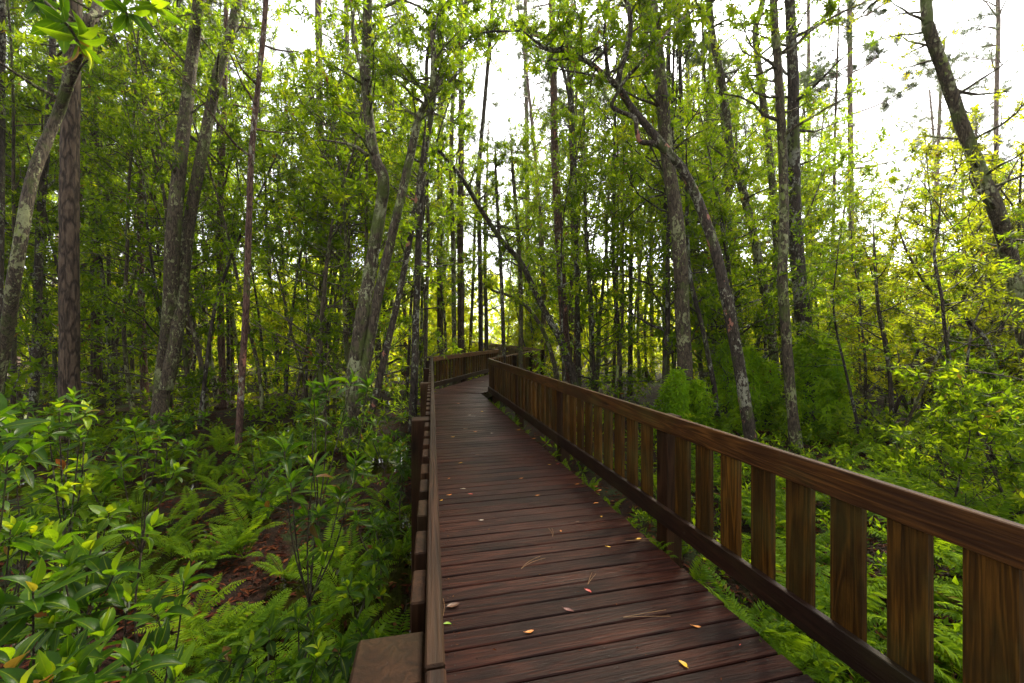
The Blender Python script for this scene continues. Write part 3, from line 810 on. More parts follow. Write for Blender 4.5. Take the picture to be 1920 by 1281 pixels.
H('bay_tree', 'narrow dark trunk cut off by the picture edge', [(-6, 760), (0, 500), (3, 200), (4, 0)], 9.0, 22, 15, 'bark_dark', [(.5, .98, 8, 1.2)], seed=5)
H('bay_tree', 'large pale trunk forking low into two stems covered in green lichen', [(298, 800), (306, 700), (318, 600), (326, 420), (346, 230), (362, 90), (372, 0)], 9.0, 44, 24, 'bark_lichen', [(.45, .98, 12, 1.5)], seed=6,
  extra=[([(312, 730), (335, 600), (353, 430), (384, 260), (411, 130), (438, 40), (452, -60)], 30, 20, .05, (.55, 7, 1.4))])
H('bay_tree', 'thin straight trunk with reddish bark rising from the red leaf litter', [(446, 850), (453, 720), (462, 560), (471, 300), (485, 150), (499, 0)], 7.0, 17, 11, 'bark_red', [(.55, .98, 9, 1.2)], seed=7, wob=.1)
H('bay_tree', 'twin dark trunks rising from one base, both bending and curving', [(658, 815), (664, 700), (678, 600), (692, 520), (712, 400), (719, 335), (702, 292), (689, 200), (686, 100), (690, 0)], 7.2, 33, 18, 'bark_moss', [(.62, .98, 12, 1.1)], seed=8, wob=.12,
  extra=[([(664, 760), (684, 690), (697, 620), (714, 530), (738, 430), (770, 290), (786, 220), (808, 178), (813, 120), (811, 60)], 22, 10, -.03, (.62, 22, 1.0)), ([(690, 292), (665, 275), (640, 268), (600, 262)], 7, 3, .0), ([(688, 150), (672, 110), (661, 60), (664, 20)], 9, 5, .0)])
H('bay_tree', 'slanting thin trunk with pink lichen spots just right of the twin curved trunks', [(682, 820), (700, 760), (728, 640), (750, 545), (772, 430), (788, 330)], 7.6, 18, 10, 'bark_pink', [(.55, .98, 9, .9)], up=1.2, seed=9, wob=.1)
H('bay_tree', 'dark upright trunk directly outside the railing posts', [(773, 800), (777, 700), (780, 600), (786, 430), (796, 300), (812, 190)], 8.6, 20, 9, 'bark_dark', [(.4, .98, 20, 1.0)], up=1.5, seed=10, wob=.05,
  extra=[([(806, 240), (822, 150), (850, 90), (905, 62), (975, 58)], 8, 3, .03, (.3, 20, .8)), ([(806, 240), (800, 120), (820, 40), (870, -10), (960, -40)], 8, 3, .0, (.3, 22, .9))])
H('bay_tree', 'slim spotted trunk beside the dark upright one outside the railing posts', [(797, 700), (800, 560), (803, 430), (798, 300)], 13.0, 9, 6, 'bark_lichen', [(.45, .98, 12, 1.1)], up=2, seed=11, wob=.05)
H('pine_tree', 'dark straight pine rising behind the railing corner, the slimmer of a pair', [(826, 690), (825, 560), (824, 430), (826, 200), (828, 0)], 17.0, 15, 11, 'bark_pine', [(.85, 1.0, 12, 2.0)], up=7, seed=12, wob=.02)
H('pine_tree', 'straight pine at the bend of the boardwalk, the thicker of a pair', [(864, 690), (864, 560), (863, 430), (865, 250), (864, 0)], 16.5, 16, 11, 'bark_pine', [(.55, .75, 6, 1.6), (.85, 1.0, 12, 2.2)], up=7, seed=13, wob=.02)
H('bay_tree', 'pale lichened sapling just past the pair of straight pines', [(880, 690), (884, 600), (888, 500), (892, 380)], 19.0, 8, 5, 'bark_lichen', [(.45, .99, 26, 1.5, 5)], up=1.5, seed=14)
H('bay_tree', 'pale lichened trunk standing against the yellow glow behind the bend', [(911, 690), (912, 620), (910, 520), (909, 400)], 18.5, 10, 6, 'bark_lichen', [(.45, .99, 26, 1.5, 5)], up=1.5, seed=15)
H('bay_tree', 'tall leafy-topped tree standing behind the pair of straight pines', [(902, 690), (900, 500), (898, 330), (908, 200), (918, 80), (925, -40)], 17.0, 11, 7, 'bark_dark', [(.66, .99, 34, 1.9, 7)], up=1.5, seed=50, wob=.1)
H('bay_tree', 'slender tree with a wide leafy top on the near side of the straight pine pair', [(852, 690), (850, 480), (846, 300), (852, 150), (868, 40), (880, -40)], 14.5, 11, 7, 'bark_moss', [(.62, .99, 34, 1.7, 7)], up=1.5, seed=51, wob=.1)
H('pine_tree', 'far pine hanging needle boughs into the central sky gap', [(990, 640), (989, 400), (987, 200), (985, 0)], 27.0, 10, 8, 'bark_far_pine', [(.5, .98, 26, 2.6, 7)], up=5, seed=52, wob=.02)
H('bay_tree', 'thin dark sapling rising just behind the corner of the picket railing', [(947, 760), (945, 672), (940, 520), (935, 430), (930, 335)], 11.8, 10, 6, 'bark_dark', [(.5, .99, 22, 1.0, 5)], up=1, seed=16, wob=.05)
H('bay_tree', 'slim lichened trunk in the triangle of trees behind the picket railing', [(977, 760), (976, 680), (977, 560), (971, 430), (962, 330)], 12.3, 11, 6, 'bark_lichen', [(.5, .99, 22, 1.1, 5)], up=1, seed=17, wob=.05)
H('bay_tree', 'slender dark tree arching back over the bend of the boardwalk', [(1078, 720), (1064, 670), (1047, 630), (1022, 585), (1000, 540), (975, 490), (940, 450), (900, 390), (870, 340), (832, 292), (800, 268)], 11.0, 17, 6, 'bark_dark', [(.45, .98, 24, 1.1, 5)], up=.5, seed=18, wob=.05)
H('bay_tree', 'thin trunk bowing below the arching tree behind the railing', [(1046, 720), (1036, 670), (1018, 620), (990, 578), (955, 555), (925, 545)], 12.5, 12, 4, 'bark_lichen', [(.6, .98, 7, .6)], up=.3, seed=19, wob=.05)
H('pine_tree', 'red-barked pine rising straight up beyond the picket railing', [(1066, 770), (1061, 660), (1055, 560), (1046, 400), (1040, 280), (1038, 150), (1035, 0)], 13.0, 21, 13, 'bark_red', [(.85, 1.0, 10, 1.8)], up=6, seed=20, wob=.03)
H('bay_tree', 'dark slim trunk close beside the red-barked pine', [(1084, 770), (1084, 640), (1079, 400), (1075, 240), (1068, 120)], 12.0, 12, 7, 'bark_dark', [(.5, .98, 20, 1.1)], up=2, seed=21, wob=.04,
  extra=[([(1074, 220), (1055, 130), (1020, 70), (960, 40)], 7, 3, .05, (.3, 22, .9)), ([(1068, 140), (1090, 60), (1130, 10), (1190, -20)], 7, 3, .05, (.3, 11, 1.0))])
H('bay_tree', 'speckled slim trunk, second beyond the red-barked pine', [(1112, 780), (1110, 700), (1106, 560), (1098, 420), (1096, 300)], 11.5, 11, 6, 'bark_lichen', [(.45, .98, 11, 1.1)], up=2, seed=22, wob=.04)
H('bay_tree', 'mid-grey trunk, third beyond the red-barked pine', [(1165, 790), (1160, 640), (1150, 480), (1152, 330)], 12.5, 11, 7, 'bark_dark', [(.4, .98, 13, 1.2)], up=2.5, seed=23, wob=.04)
H('bay_tree', 'pale far trunk showing white against the open sky past the red-barked pine', [(1165, 620), (1165, 480), (1168, 300), (1170, 160)], 25.0, 10, 7, 'bark_lichen', [(.75, .98, 10, 1.4)], up=2, seed=24)
# --- trees of the right
H('bay_tree', 'tall lichened trunk leaning back over the picket railing with ferns at its foot', [(1290, 810), (1286, 720), (1280, 600), (1272, 440), (1252, 300), (1241, 180), (1229, 60), (1221, 0)], 8.0, 36, 24, 'bark_lichen', [(.55, .98, 18, 1.2)], seed=25, wob=.12)
H('bay_tree', 'dark tree with pink lichen base arching far over the boardwalk with twisted limbs', [(1408, 830), (1388, 700), (1366, 580), (1341, 470), (1312, 385), (1282, 322), (1252, 284), (1216, 240), (1184, 202), (1161, 166), (1140, 147), (1108, 120), (1062, 96), (1025, 92)], 6.5, 28, 7, 'bark_pink', [(.70, .98, 26, .95)], up=.6, seed=26, wob=.08,
  extra=[([(1158, 160), (1163, 130), (1176, 90), (1182, 40), (1172, -10), (1160, -60)], 13, 9, .02, (.6, 6, .8)), ([(1256, 292), (1228, 270), (1202, 266), (1194, 246), (1190, 222), (1160, 208), (1147, 198), (1156, 178), (1172, 150), (1200, 120), (1235, 80), (1262, 50), (1300, 20)], 11, 4, -.02, (.6, 7, .6)),
         ([(1108, 120), (1130, 100), (1165, 75), (1200, 50)], 5, 3, .03, (.3, 4, .5))])
H('bay_tree', 'thin dark stem standing between the leaning lichened trunk and the arching tree', [(1348, 800), (1338, 720), (1318, 620), (1298, 540), (1290, 480), (1288, 380)], 8.4, 13, 7, 'bark_dark', [(.45, .98, 11, .9)], up=1.5, seed=27, wob=.08)
H('bay_tree', 'grey trunk curving gently upward past the arching tree', [(1458, 760), (1453, 690), (1443, 600), (1427, 513), (1410, 427), (1388, 340), (1370, 280), (1357, 173), (1337, 73), (1330, 0)], 10.0, 22, 14, 'bark_moss', [(.5, .98, 18, 1.3)], seed=28, wob=.08)
H('bay_tree', 'thinner speckled trunk just behind the arching tree', [(1392, 720), (1388, 620), (1377, 510), (1368, 427), (1361, 300), (1352, 180)], 12.0, 15, 8, 'bark_lichen', [(.5, .98, 10, 1.2)], up=2, seed=29, wob=.05)
H('bay_tree', 'yellowish lichened trunk, palest of the group beside the fern-wrapped trunk', [(1475, 760), (1466, 600), (1455, 430), (1444, 300), (1428, 167), (1419, 100), (1417, 50), (1430, 0)], 11.5, 19, 13, 'bark_lichen', [(.6, .98, 15, 1.3)], seed=30, wob=.05)
H('bay_tree', 'spotted trunk standing right in front of the thick dark fern-wrapped one', [(1494, 850), (1481, 727), (1473, 613), (1467, 520), (1470, 427), (1468, 300), (1463, 200), (1457, 100), (1450, 0)], 7.0, 25, 17, 'bark_lichen', [(.6, .98, 16, 1.1)], seed=31, wob=.06,
  extra=[([(1466, 100), (1485, 92), (1520, 58), (1575, 25), (1620, 5)], 8, 4, .05, (.4, 5, .6))])
H('bay_tree', 'thick dark trunk wrapped at the foot in bright climbing fern', [(1522, 830), (1516, 720), (1510, 630), (1500, 540), (1491, 427), (1488, 300), (1487, 150), (1481, 0)], 9.0, 42, 20, 'bark_dark', [(.6, .98, 16, 1.4)], seed=32, wob=.06)
H('pine_tree', 'lone straight pine standing clear against the white sky', [(1598, 700), (1598, 560), (1596, 400), (1594, 200), (1593, 0)], 19.0, 15, 11, 'bark_far_pine', [(.50, .72, 5, 2.6, 6), (.85, 1, 10, 2)], up=8, seed=33, wob=.02,
  extra=[([(1594, 138), (1632, 118), (1674, 70)], 4, 2, 0, (.25, 9, .9)), ([(1595, 215), (1650, 195), (1700, 165), (1765, 118)], 4, 2, 0, (.3, 12, 1.0)), ([(1595, 120), (1560, 140), (1530, 150)], 4, 2, 0, (.3, 7, .8)), ([(1594, 40), (1640, 20), (1690, -20)], 4, 2, 0, (.2, 9, 1.0))])
H('pine_tree', 'thinner pine between the spotted trunk and the lone straight pine', [(1518, 700), (1517, 420), (1517, 260), (1516, 60)], 22.0, 10, 7, 'bark_far_pine', [(.55, .98, 14, 2.0)], up=3, seed=34, wob=.02)
H('bay_tree', 'massive mossy trunk leaning across the upper corner', [(1945, 760), (1925, 640), (1908, 550), (1890, 470), (1870, 400), (1840, 330), (1803, 232), (1770, 135), (1742, 55), (1736, 0)], 6.0, 50, 27, 'bark_moss', [(.3, .98, 24, .9)], mat='olive', seed=35, wob=.08, seg=16)
H('pine_tree', 'slim pine behind the massive mossy leaning trunk', [(1866, 700), (1868, 420), (1868, 200), (1872, 60), (1871, 0)], 20.0, 13, 10, 'bark_far_pine', [(.55, .8, 8, 2.6, 6), (.8, 1, 10, 2)], up=5, seed=36, wob=.02)
H('bay_tree', 'crooked small trunk snaking up from behind the picket railing', [(1918, 960), (1898, 900), (1862, 856), (1822, 796), (1800, 737), (1781, 677), (1771, 614), (1766, 560), (1752, 480), (1760, 420)], 4.6, 15, 6, 'bark_dark', [(.5, .98, 14, .55)], mat='olive', up=.4, seed=37, wob=.06,
  extra=[([(1800, 737), (1812, 690), (1822, 620), (1845, 560), (1850, 480)], 7, 3, .0, (.4, 6, .4)), ([(1790, 710), (1760, 660), (1720, 640), (1680, 620)], 5, 2, .03, (.4, 5, .35))])
H('bay_tree', 'thin dark stem rising behind the fallen branch', [(1672, 770), (1667, 694), (1656, 627), (1646, 570), (1640, 480)], 7.0, 13, 6, 'bark_dark', [(.45, .98, 12, .7)], mat='olive', up=.6, seed=38, wob=.05)
H('bay_tree', 'wavy olive-leaved tree before the massive mossy trunk', [(1925, 880), (1905, 800), (1870, 720), (1850, 640), (1790, 580), (1740, 540), (1700, 470)], 6.5, 16, 5, 'bark_dark', [(.35, .98, 18, .8)], mat='olive', up=.5, seed=39, wob=.1)
H('pine_tree', 'far slim pine just beyond the leaning lichened trunk, against the sky', [(1292, 640), (1291, 400), (1290, 200), (1288, 0)], 22.0, 11, 9, 'bark_far_pine', [(.5, .98, 12, 2.0)], up=5, seed=40, wob=.02)
H('pine_tree', 'far slim pine seen behind the upper bend of the arching tree', [(1334, 640), (1333, 420), (1332, 200), (1330, 0)], 21.0, 9, 7, 'bark_far_pine', [(.65, .98, 10, 1.8)], up=4, seed=41, wob=.02)
H('pine_tree', 'tall grey pine to the left of the twin curved trunks', [(608, 740), (607, 560), (602, 330), (597, 0)], 15.0, 18, 14, 'bark_far_pine', [(.5, .98, 14, 1.6)], up=5, seed=42, wob=.02)
H('pine_tree', 'slimmer grey pine close behind the twin curved trunks', [(653, 700), (652, 500), (651, 250), (650, 0)], 19.0, 13, 10, 'bark_far_pine', [(.6, .98, 12, 1.8)], up=5, seed=43, wob=.02)
H('pine_tree', 'far pine showing pale between the scaly pine and the forked lichen trunk', [(312, 660), (311, 300), (310, 60), (309, 0)], 21.0, 11, 9, 'bark_far_pine', [(.75, .98, 9, 1.8)], up=4, seed=44, wob=.02)
H('pine_tree', 'far pale pine close against the forked lichen trunk', [(330, 660), (329, 300), (328, 60), (328, 0)], 22.0, 11, 9, 'bark_far_pine', [(.75, .98, 9, 1.8)], up=4, seed=45, wob=.02)
H('pine_tree', 'far slim pine standing alone past the leaning pale sky gap', [(1222, 640), (1220, 400), (1216, 200), (1212, 0)], 20.0, 9, 7, 'bark_far_pine', [(.7, .98, 10, 1.6)], up=4, seed=46, wob=.02)
def branch_fallen():
    mb = MB(); rng = np.random.RandomState(5)
    P = spline([at(1640, 692, 7.5), at(1680, 690, 7.4), at(1720, 682, 7.3), at(1775, 663, 7.2)], 5); b = P[0].copy()
    tube(mb, P - b, np.linspace(.045, .03, len(P)), 8, rng, .12)
    tube(mb, spline([P[6] - b, P[6] - b + (.1, .1, .25), P[6] - b + (.15, .2, .5)], 4), [.015, .006], 6)
    tag(link('fallen_branch', mb.mesh('fallen_branch', M['bark_lichen']), None, b), 'grey fallen branch lodged level across the yellow thicket', 'branch')
branch_fallen()

# --- leafy trees of the wood behind: shared meshes, one object per tree
def inside_walk(x, y, m=.6):
    for i in range(len(LP) - 1):
        y0, y1 = min(LP[i][1], RP[i][1]), max(LP[i + 1][1], RP[i + 1][1])
        if y0 - m <= y <= y1 + m:
            t = np.clip((y - LP[i][1]) / (LP[i + 1][1] - LP[i][1]), 0, 1); s = np.clip((y - RP[i][1]) / (RP[i + 1][1] - RP[i][1]), 0, 1)
            if lerp(LP[i], LP[i + 1], t)[0] - m < x < lerp(RP[i], RP[i + 1], s)[0] + m: return True
    return False
bays = [make_bay(100 + i, 6.0, .055, 1.5, 34, .125, .041, c0=.12, twigs=8, tint=.38 + .03 * (i % 3), barkm=['bark_dark', 'bark_lichen', 'bark_moss'][i % 3], lean=.06 * (i % 3)) for i in range(7)]
olives = [make_bay(200 + i, 4.5, .045, 1.35, 34, .10, .030, c0=.06, tint=.52, mat='olive', barkm='bark_dark', lean=.12, twigs=7) for i in range(4)]
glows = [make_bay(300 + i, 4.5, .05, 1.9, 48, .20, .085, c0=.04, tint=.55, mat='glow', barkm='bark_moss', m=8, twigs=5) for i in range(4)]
highs = [make_bay(600 + i, 8.0, .06, 1.5, 30, .125, .041, twigs=8, c0=.48, tint=.50, barkm=['bark_dark', 'bark_lichen'][i % 2], lean=.05) for i in range(5)]
slims = [make_pine(450 + i, 15, .085, c0=.72, nl=22, spread=1.8, barkm=['bark_pine', 'bark_red', 'bark_dark'][i % 3]) for i in range(4)]
pines = [make_pine(400 + i, 17, .14) for i in range(4)]
bushes = [make_bay(650 + i, 1.9, .022, .75, 26, .085, .028, c0=.05, tint=.46, mat='olive', barkm='twig', lean=.2, twigs=5, m=8) for i in range(5)]
darkbushes = [make_bay(670 + i, 1.6, .018, .7, 20, .095, .034, c0=.05, tint=.38, barkm='twig', lean=.25, twigs=6, m=9) for i in range(4)]
snags = [make_bay(500 + i, 7.0, .038, .95, 26, .11, .037, c0=.40, tint=.42, barkm=['bark_dark', 'bark_lichen'][i % 2], lean=.08) for i in range(4)]

def top_limit(px, rng):
    xs = [-300, 0, 300, 560, 700, 780, 850, 900, 980, 1040, 1120, 1220, 1300, 1400, 1480, 1560, 1700, 1800, 1920, 2300]
    ys = [-200, -200, -150, -90, 40, 20, 150, 310, 310, 100, -60, -60, 60, 40, 100, 300, 330, 230, 140, 80]
    return float(np.interp(px, xs, ys)) + rng.normal(0, 50)
def scatter():
    rng = np.random.RandomState(11)
    items = []
    def go(n, kind, protos, dr, pxr, cat, group, desc, hmul=1.0, hbase=6.0, lim=True, lo=.55, hi=1.9, power=1.0, prng=None):
        c = 0; tries = 0
        while c < n and tries < n * 40:
            tries += 1
            d = dr[0] + (dr[1] - dr[0]) * rng.rand() ** power; px = rng.uniform(*pxr)
            p = at(px, 628, d); x, y = p[0], p[1]
            if inside_walk(x, y, .75): continue
            if 770 < px < 1050 and d < 13.5: continue
            gz = float(ground_z(x, y))
            h = rng.uniform(.75, 1.25) * hbase * hmul
            if lim:
                h = (EYE - gz) + (628 - top_limit(px, rng)) / F * d
                h *= rng.uniform(.55, 1.02)
            s = np.clip(h / hbase, lo, hi)
            w = float(np.clip(s, .75, 1.35)) * rng.uniform(.85, 1.15)
            me = protos[rng.randint(len(protos))]
            o = place(kind, me, ('trunk', 'crown'), (x, y, gz), rng.uniform(0, 6.28), w, cat, group, sz=float(s))
            band = 'close' if d < 11 else ('farther' if d < 19 else 'distant')
            items.append((o, f'{band} {desc}')); c += 1
    go(8, 'bay_tree', bays, (8.5, 12), (-150, 700), 'tree', 'leafy bay trees of the wet wood', 'leafy green bay tree')
    go(16, 'bay_tree', bays, (12, 19), (-200, 800), 'tree', 'leafy bay trees of the wet wood', 'leafy green bay tree')
    go(24, 'bay_tree', highs, (12, 24), (-200, 900), 'tree', 'leafy bay trees of the wet wood', 'high-crowned bay tree', hbase=8)
    go(26, 'bay_tree', highs, (12, 24), (980, 1560), 'tree', 'leafy bay trees of the wet wood', 'high-crowned bay tree', hbase=8)
    go(9, 'bay_tree', bays, (9, 13), (1080, 1480), 'tree', 'leafy bay trees of the wet wood', 'leafy green bay tree', hmul=.7)
    go(12, 'bay_tree', bays, (21, 31), (880, 1080), 'tree', 'leafy bay trees of the wet wood', 'leafy green bay tree', lo=.9, hi=2.4)
    go(12, 'bay_tree', highs, (22, 34), (-100, 1800), 'tree', 'leafy bay trees of the wet wood', 'high-crowned bay tree', hbase=8)
    go(54, 'bay_tree', snags, (10, 26), (-150, 1580), 'tree', 'bare-stemmed slender trees in the wood', 'slender bare-stemmed tree', hbase=7, hi=2.4)
    go(26, 'bay_tree', snags, (8.5, 15), (-120, 760), 'tree', 'bare-stemmed slender trees in the wood', 'slender bare-stemmed tree', hbase=7, hi=2.4)
    go(12, 'bay_tree', snags, (6.5, 12), (1560, 1960), 'tree', 'bare-stemmed slender trees in the wood', 'slender bare-stemmed tree', hbase=7, hi=2.4)
    go(14, 'pine_tree', slims, (12, 22), (980, 1560), 'pine tree', 'slim straight pines of the wet wood', 'slim straight pine', hbase=15, lim=False, lo=.8, hi=1.4)
    go(10, 'pine_tree', slims, (11, 20), (-100, 800), 'pine tree', 'slim straight pines of the wet wood', 'slim straight pine', hbase=15, lim=False, lo=.8, hi=1.4)
    go(9, 'olive_shrub', olives, (6.5, 11), (1640, 2150), 'tree', 'olive-leaved trees of the thicket', 'fine-leaved olive tree', hbase=4.5)
    go(9, 'olive_shrub', olives, (11, 18), (1560, 2150), 'tree', 'olive-leaved trees of the thicket', 'fine-leaved olive tree', hbase=4.5)
    go(10, 'thicket_bush', bushes, (4.6, 9), (1680, 2150), 'bush', 'twiggy bushes behind the picket railing', 'twiggy olive-green bush', hbase=1.9, lim=False, lo=.6, hi=1.5)
    go(7, 'thicket_bush', darkbushes, (3.6, 7.5), (1720, 2120), 'bush', 'twiggy bushes behind the picket railing', 'leafy dark green bush', hbase=1.6, lim=False, lo=.6, hi=1.3)
    go(9, 'yellow_green_shrub', glows, (12, 18), (1540, 2150), 'shrub', 'yellow-green bushes in the clearing', 'bright yellow-green bush', hbase=4.5, lim=False, hmul=.75)
    go(80, 'yellow_green_shrub', glows, (17, 32), (-100, 2200), 'shrub', 'yellow-green bushes in the clearing', 'bright yellow-green bush', hbase=4.5, lim=False, hmul=1.0)
    go(30, 'yellow_green_shrub', glows, (32, 48), (-200, 2200), 'shrub', 'yellow-green bushes in the clearing', 'bright yellow-green bush', hbase=4.5, lim=False, hmul=1.9, hi=2.8)
    go(40, 'pine_tree', pines, (20, 42), (-200, 2100), 'pine tree', 'tall pines far back in the wood', 'tall slim pine', hbase=17, lim=False, lo=.8, hi=1.5, hmul=1.1)
    label_by_landmark(items)
scatter()

# ------------------------------------------------------------------ shrubs of the near left, with broad glossy leaves
def shrub(name, label, root, tips, L, W, m, q='hi', tint=.36, young=.55, mat='near', group=None, cat='sapling', spread=(18, 105), stem_r=.0055, axes=None, seed=0, extra=0, cat2=None):
    """Stems from a root to each tip; a whorl of leaves at each tip and a few looser ones below it."""
    rng = np.random.RandomState(seed + 17)
    root = np.asarray(root, float); o = thing(name, label, cat, root, 0, group)
    sm, fm = MB(), MB(); P, A, S = [], [], []
    cen = np.mean([np.asarray(t, float) - root for t in tips], axis=0); fork = cen * rng.uniform(.3, .45); fork[2] = min(t_[2] - root[2] for t_ in tips) * .55
    if len(tips) > 1: tube(sm, spline([np.array((0, 0, -.05)), fork * .5 + rng.normal(0, .02, 3), fork], 4), np.linspace(stem_r * 1.3, stem_r, 9), 6)
    else: fork = np.array((0, 0, -.05))
    for i, t in enumerate(tips):
        t = np.asarray(t, float) - root; v = t - fork
        midp = fork + v * .5 + np.array((rng.normal(0, .03), rng.normal(0, .03), -.06 * np.linalg.norm(v)))
        C = spline([fork, midp, t], 6)
        tube(sm, C, np.linspace(stem_r * .85, stem_r * .45, len(C)), 6)
        ax = norm(C[-1] - C[-3]) if axes is None else np.asarray(axes[i], float)
        ax = norm(ax + np.array((0, 0, .35)) + rng.normal(0, .12, 3))
        P.append(t); A.append(ax); S.append(1.0)
        for e in range(extra):
            u = rng.uniform(.45, .92); k = min(int(u * (len(C) - 1)), len(C) - 2)
            side = norm(rng.normal(0, 1, 3) * np.array((1, 1, .4)) + np.array((0, 0, .5))); ln = rng.uniform(.10, .22) * (L / .12)
            tube(sm, np.array([C[k], C[k] + side * ln * .6, C[k] + side * ln]), [stem_r * .5, stem_r * .3], 5)
            P.append(C[k] + side * ln); A.append(side + (0, 0, .4)); S.append(rng.uniform(.65, .95))
    rosettes(fm, rng, P, A, m, L, W, q, tint, spread, stem=.07 * L / .12, young=young, sc_=S)
    link('stem', sm.mesh('stem', M['twig']), o); link('foliage', fm.mesh('foliage', M[mat], True), o)
    return o
def gpt(px, d, dy=0):
    p = at(px, 628, d); return np.array((p[0], p[1] + dy, float(ground_z(p[0], p[1]))))
shrub('bay_sapling', 'broad-leaved bay sapling with the largest whorl of leaves, low at the picture edge', gpt(40, 1.45), [at(62, 1108, 1.22), at(175, 1120, 1.5), at(-60, 1180, 1.2)], .135, .046, 11, seed=1, extra=1)
shrub('bay_sapling', 'bay sapling with bright upright leaves rising from the fern hollow', gpt(572, 2.1), [at(533, 842, 1.95), at(588, 872, 2.05), at(668, 862, 2.15), at(545, 905, 1.9), at(640, 925, 2.1)], .125, .036, 11, seed=2, young=.55, extra=1)
shrub('bay_sapling', 'taller bay sapling whose two whorls stand before the twin dark trunks', gpt(578, 2.7), [at(588, 728, 2.55), at(612, 722, 2.6), at(660, 712, 2.6), at(690, 722, 2.6), at(585, 765, 2.6)], .125, .034, 9, seed=3, young=.5)
shrub('bay_sapling', 'sapling whose big pale leaves poke in at the picture edge under the leaning trunk', gpt(-80, 1.6), [at(-6, 778, 1.25), at(-30, 800, 1.3), at(20, 800, 1.5), at(-50, 860, 1.3)], .15, .05, 8, seed=4, extra=1)
shrub('bay_shrub', 'shrub tipped with fresh yellow leaves below the thick scaly pine', gpt(120, 2.3), [at(138, 745, 2.2), at(110, 762, 2.1), at(160, 765, 2.3), at(90, 800, 2.0), at(150, 815, 2.1)], .09, .034, 12, seed=5, tint=.62, young=.6, extra=1)
shrub('bay_shrub', 'rounded dark green shrub with spoon leaves beside the red leaf litter', gpt(260, 2.6), [at(250, 800, 2.5), at(225, 860, 2.4), at(280, 830, 2.6), at(300, 815, 2.7), at(150, 870, 2.3), at(330, 880, 2.6), at(350, 835, 2.8)], .10, .042, 11, seed=6, tint=.34, young=.3, extra=1)
shrub('bay_shrub', 'yellow-tipped shrub at the picture edge above the largest whorl', gpt(-10, 1.9), [at(10, 870, 1.8), at(30, 890, 1.9), at(-10, 920, 1.7), at(20, 990, 1.8), at(60, 1000, 1.9)], .095, .036, 12, seed=7, tint=.6, young=.6, extra=1)
shrub('bay_shrub', 'spreading spoon-leaved shrub at the edge of the dark water', gpt(190, 2.5), [at(150, 935, 2.3), at(200, 925, 2.4), at(205, 960, 2.2), at(120, 960, 2.2), at(100, 915, 2.3)], .10, .042, 10, seed=8, tint=.34, extra=1)
shrub('bay_sapling', 'broad-leaved sapling beside the largest whorl, leaves pointing at the water', gpt(190, 1.7), [at(105, 1010, 1.6), at(170, 1030, 1.55), at(215, 1075, 1.5), at(130, 1060, 1.5)], .13, .044, 9, seed=9, extra=1)
shrub('bay_sapling', 'sapling with two long dark upright leaves in the middle of the ferns', gpt(285, 1.6), [at(295, 1152, 1.45), at(345, 1090, 1.6), at(240, 1125, 1.5)], .125, .042, 8, seed=10)
shrub('bay_sapling', 'low sapling at the bottom edge with one red leaf at its heart', gpt(250, 1.25), [at(248, 1243, 1.12), at(195, 1185, 1.25), at(330, 1270, 1.2), at(140, 1262, 1.1)], .125, .042, 10, seed=11, extra=1)
shrub('bay_sapling', 'dark sapling in the bottom corner of the picture', gpt(60, 1.2), [at(95, 1275, 1.05), at(20, 1240, 1.1), at(130, 1235, 1.15), at(50, 1300, 1.0)], .14, .046, 9, seed=12, tint=.35, extra=1)
shrub('bay_sapling', 'small glossy sapling standing below the ferns near the railing post', gpt(480, 1.95), [at(472, 1205, 1.75), at(505, 1180, 1.9), at(435, 1235, 1.7), at(480, 1265, 1.6)], .105, .036, 9, seed=13, extra=1)
shrub('bay_sapling', 'bright glossy sapling closest to the square railing post', gpt(600, 1.95), [at(595, 1232, 1.65), at(590, 1170, 1.85), at(640, 1215, 1.75), at(560, 1160, 1.9)], .105, .036, 10, seed=14, tint=.38, extra=1)
shrub('bay_sapling', 'bushy sapling beside the picket tops, below the ferny puddle', gpt(655, 2.5), [at(650, 1100, 2.3), at(700, 1085, 2.4), at(715, 1040, 2.5)], .11, .036, 9, seed=15, tint=.38, extra=1)
shrub('bay_shrub', 'shrub at the foot of the forked lichen trunk with small bright leaves', gpt(310, 5.6), [at(290, 785, 5.4), at(320, 775, 5.5), at(350, 790, 5.6), at(370, 780, 5.7), at(270, 800, 5.2)], .13, .045, 12, 'mid', seed=17, tint=.38, extra=3)
def shrub_lot():
    rng = np.random.RandomState(21)
    spots = [(90, 1.9, 1100, 'deep in the corner behind the largest whorl'), (720, 3.2, 960, 'touching the outside of the pickets'), (690, 2.0, 1190, 'tucked behind the square railing post'), (30, 2.6, 960, 'under the yellow-tipped shrub'), (480, 4.4, 800, 'at the foot of the thin reddish trunk'), (560, 5.2, 770, 'between the reddish trunk and the twin trunks'), (730, 5.0, 790, 'in the shade of the slanting pink-spotted trunk'), (180, 4.4, 790, 'at the foot of the thick scaly pine'), (20, 4.2, 760, 'under the leaning edge trunk'),
             (755, 4.2, 850, 'outside the railing posts'), (640, 6.2, 740, 'behind the twin trunks')]
    for i, (px, d, ty, where) in enumerate(spots):
        tips = [at(px + rng.normal(0, 45), ty + rng.uniform(-25, 60), d + rng.normal(0, .12)) for _ in range(6)]
        for t in tips: t[0] = min(t[0], -.22)
        shrub('bay_shrub', f'leafy green shrub {where}', gpt(px, d), tips, .11, .038, 11, 'mid' if d > 2.5 else 'hi', tint=.34, young=.35, seed=40 + i, extra=2, group='small shrubs on the swamp floor')
shrub_lot()
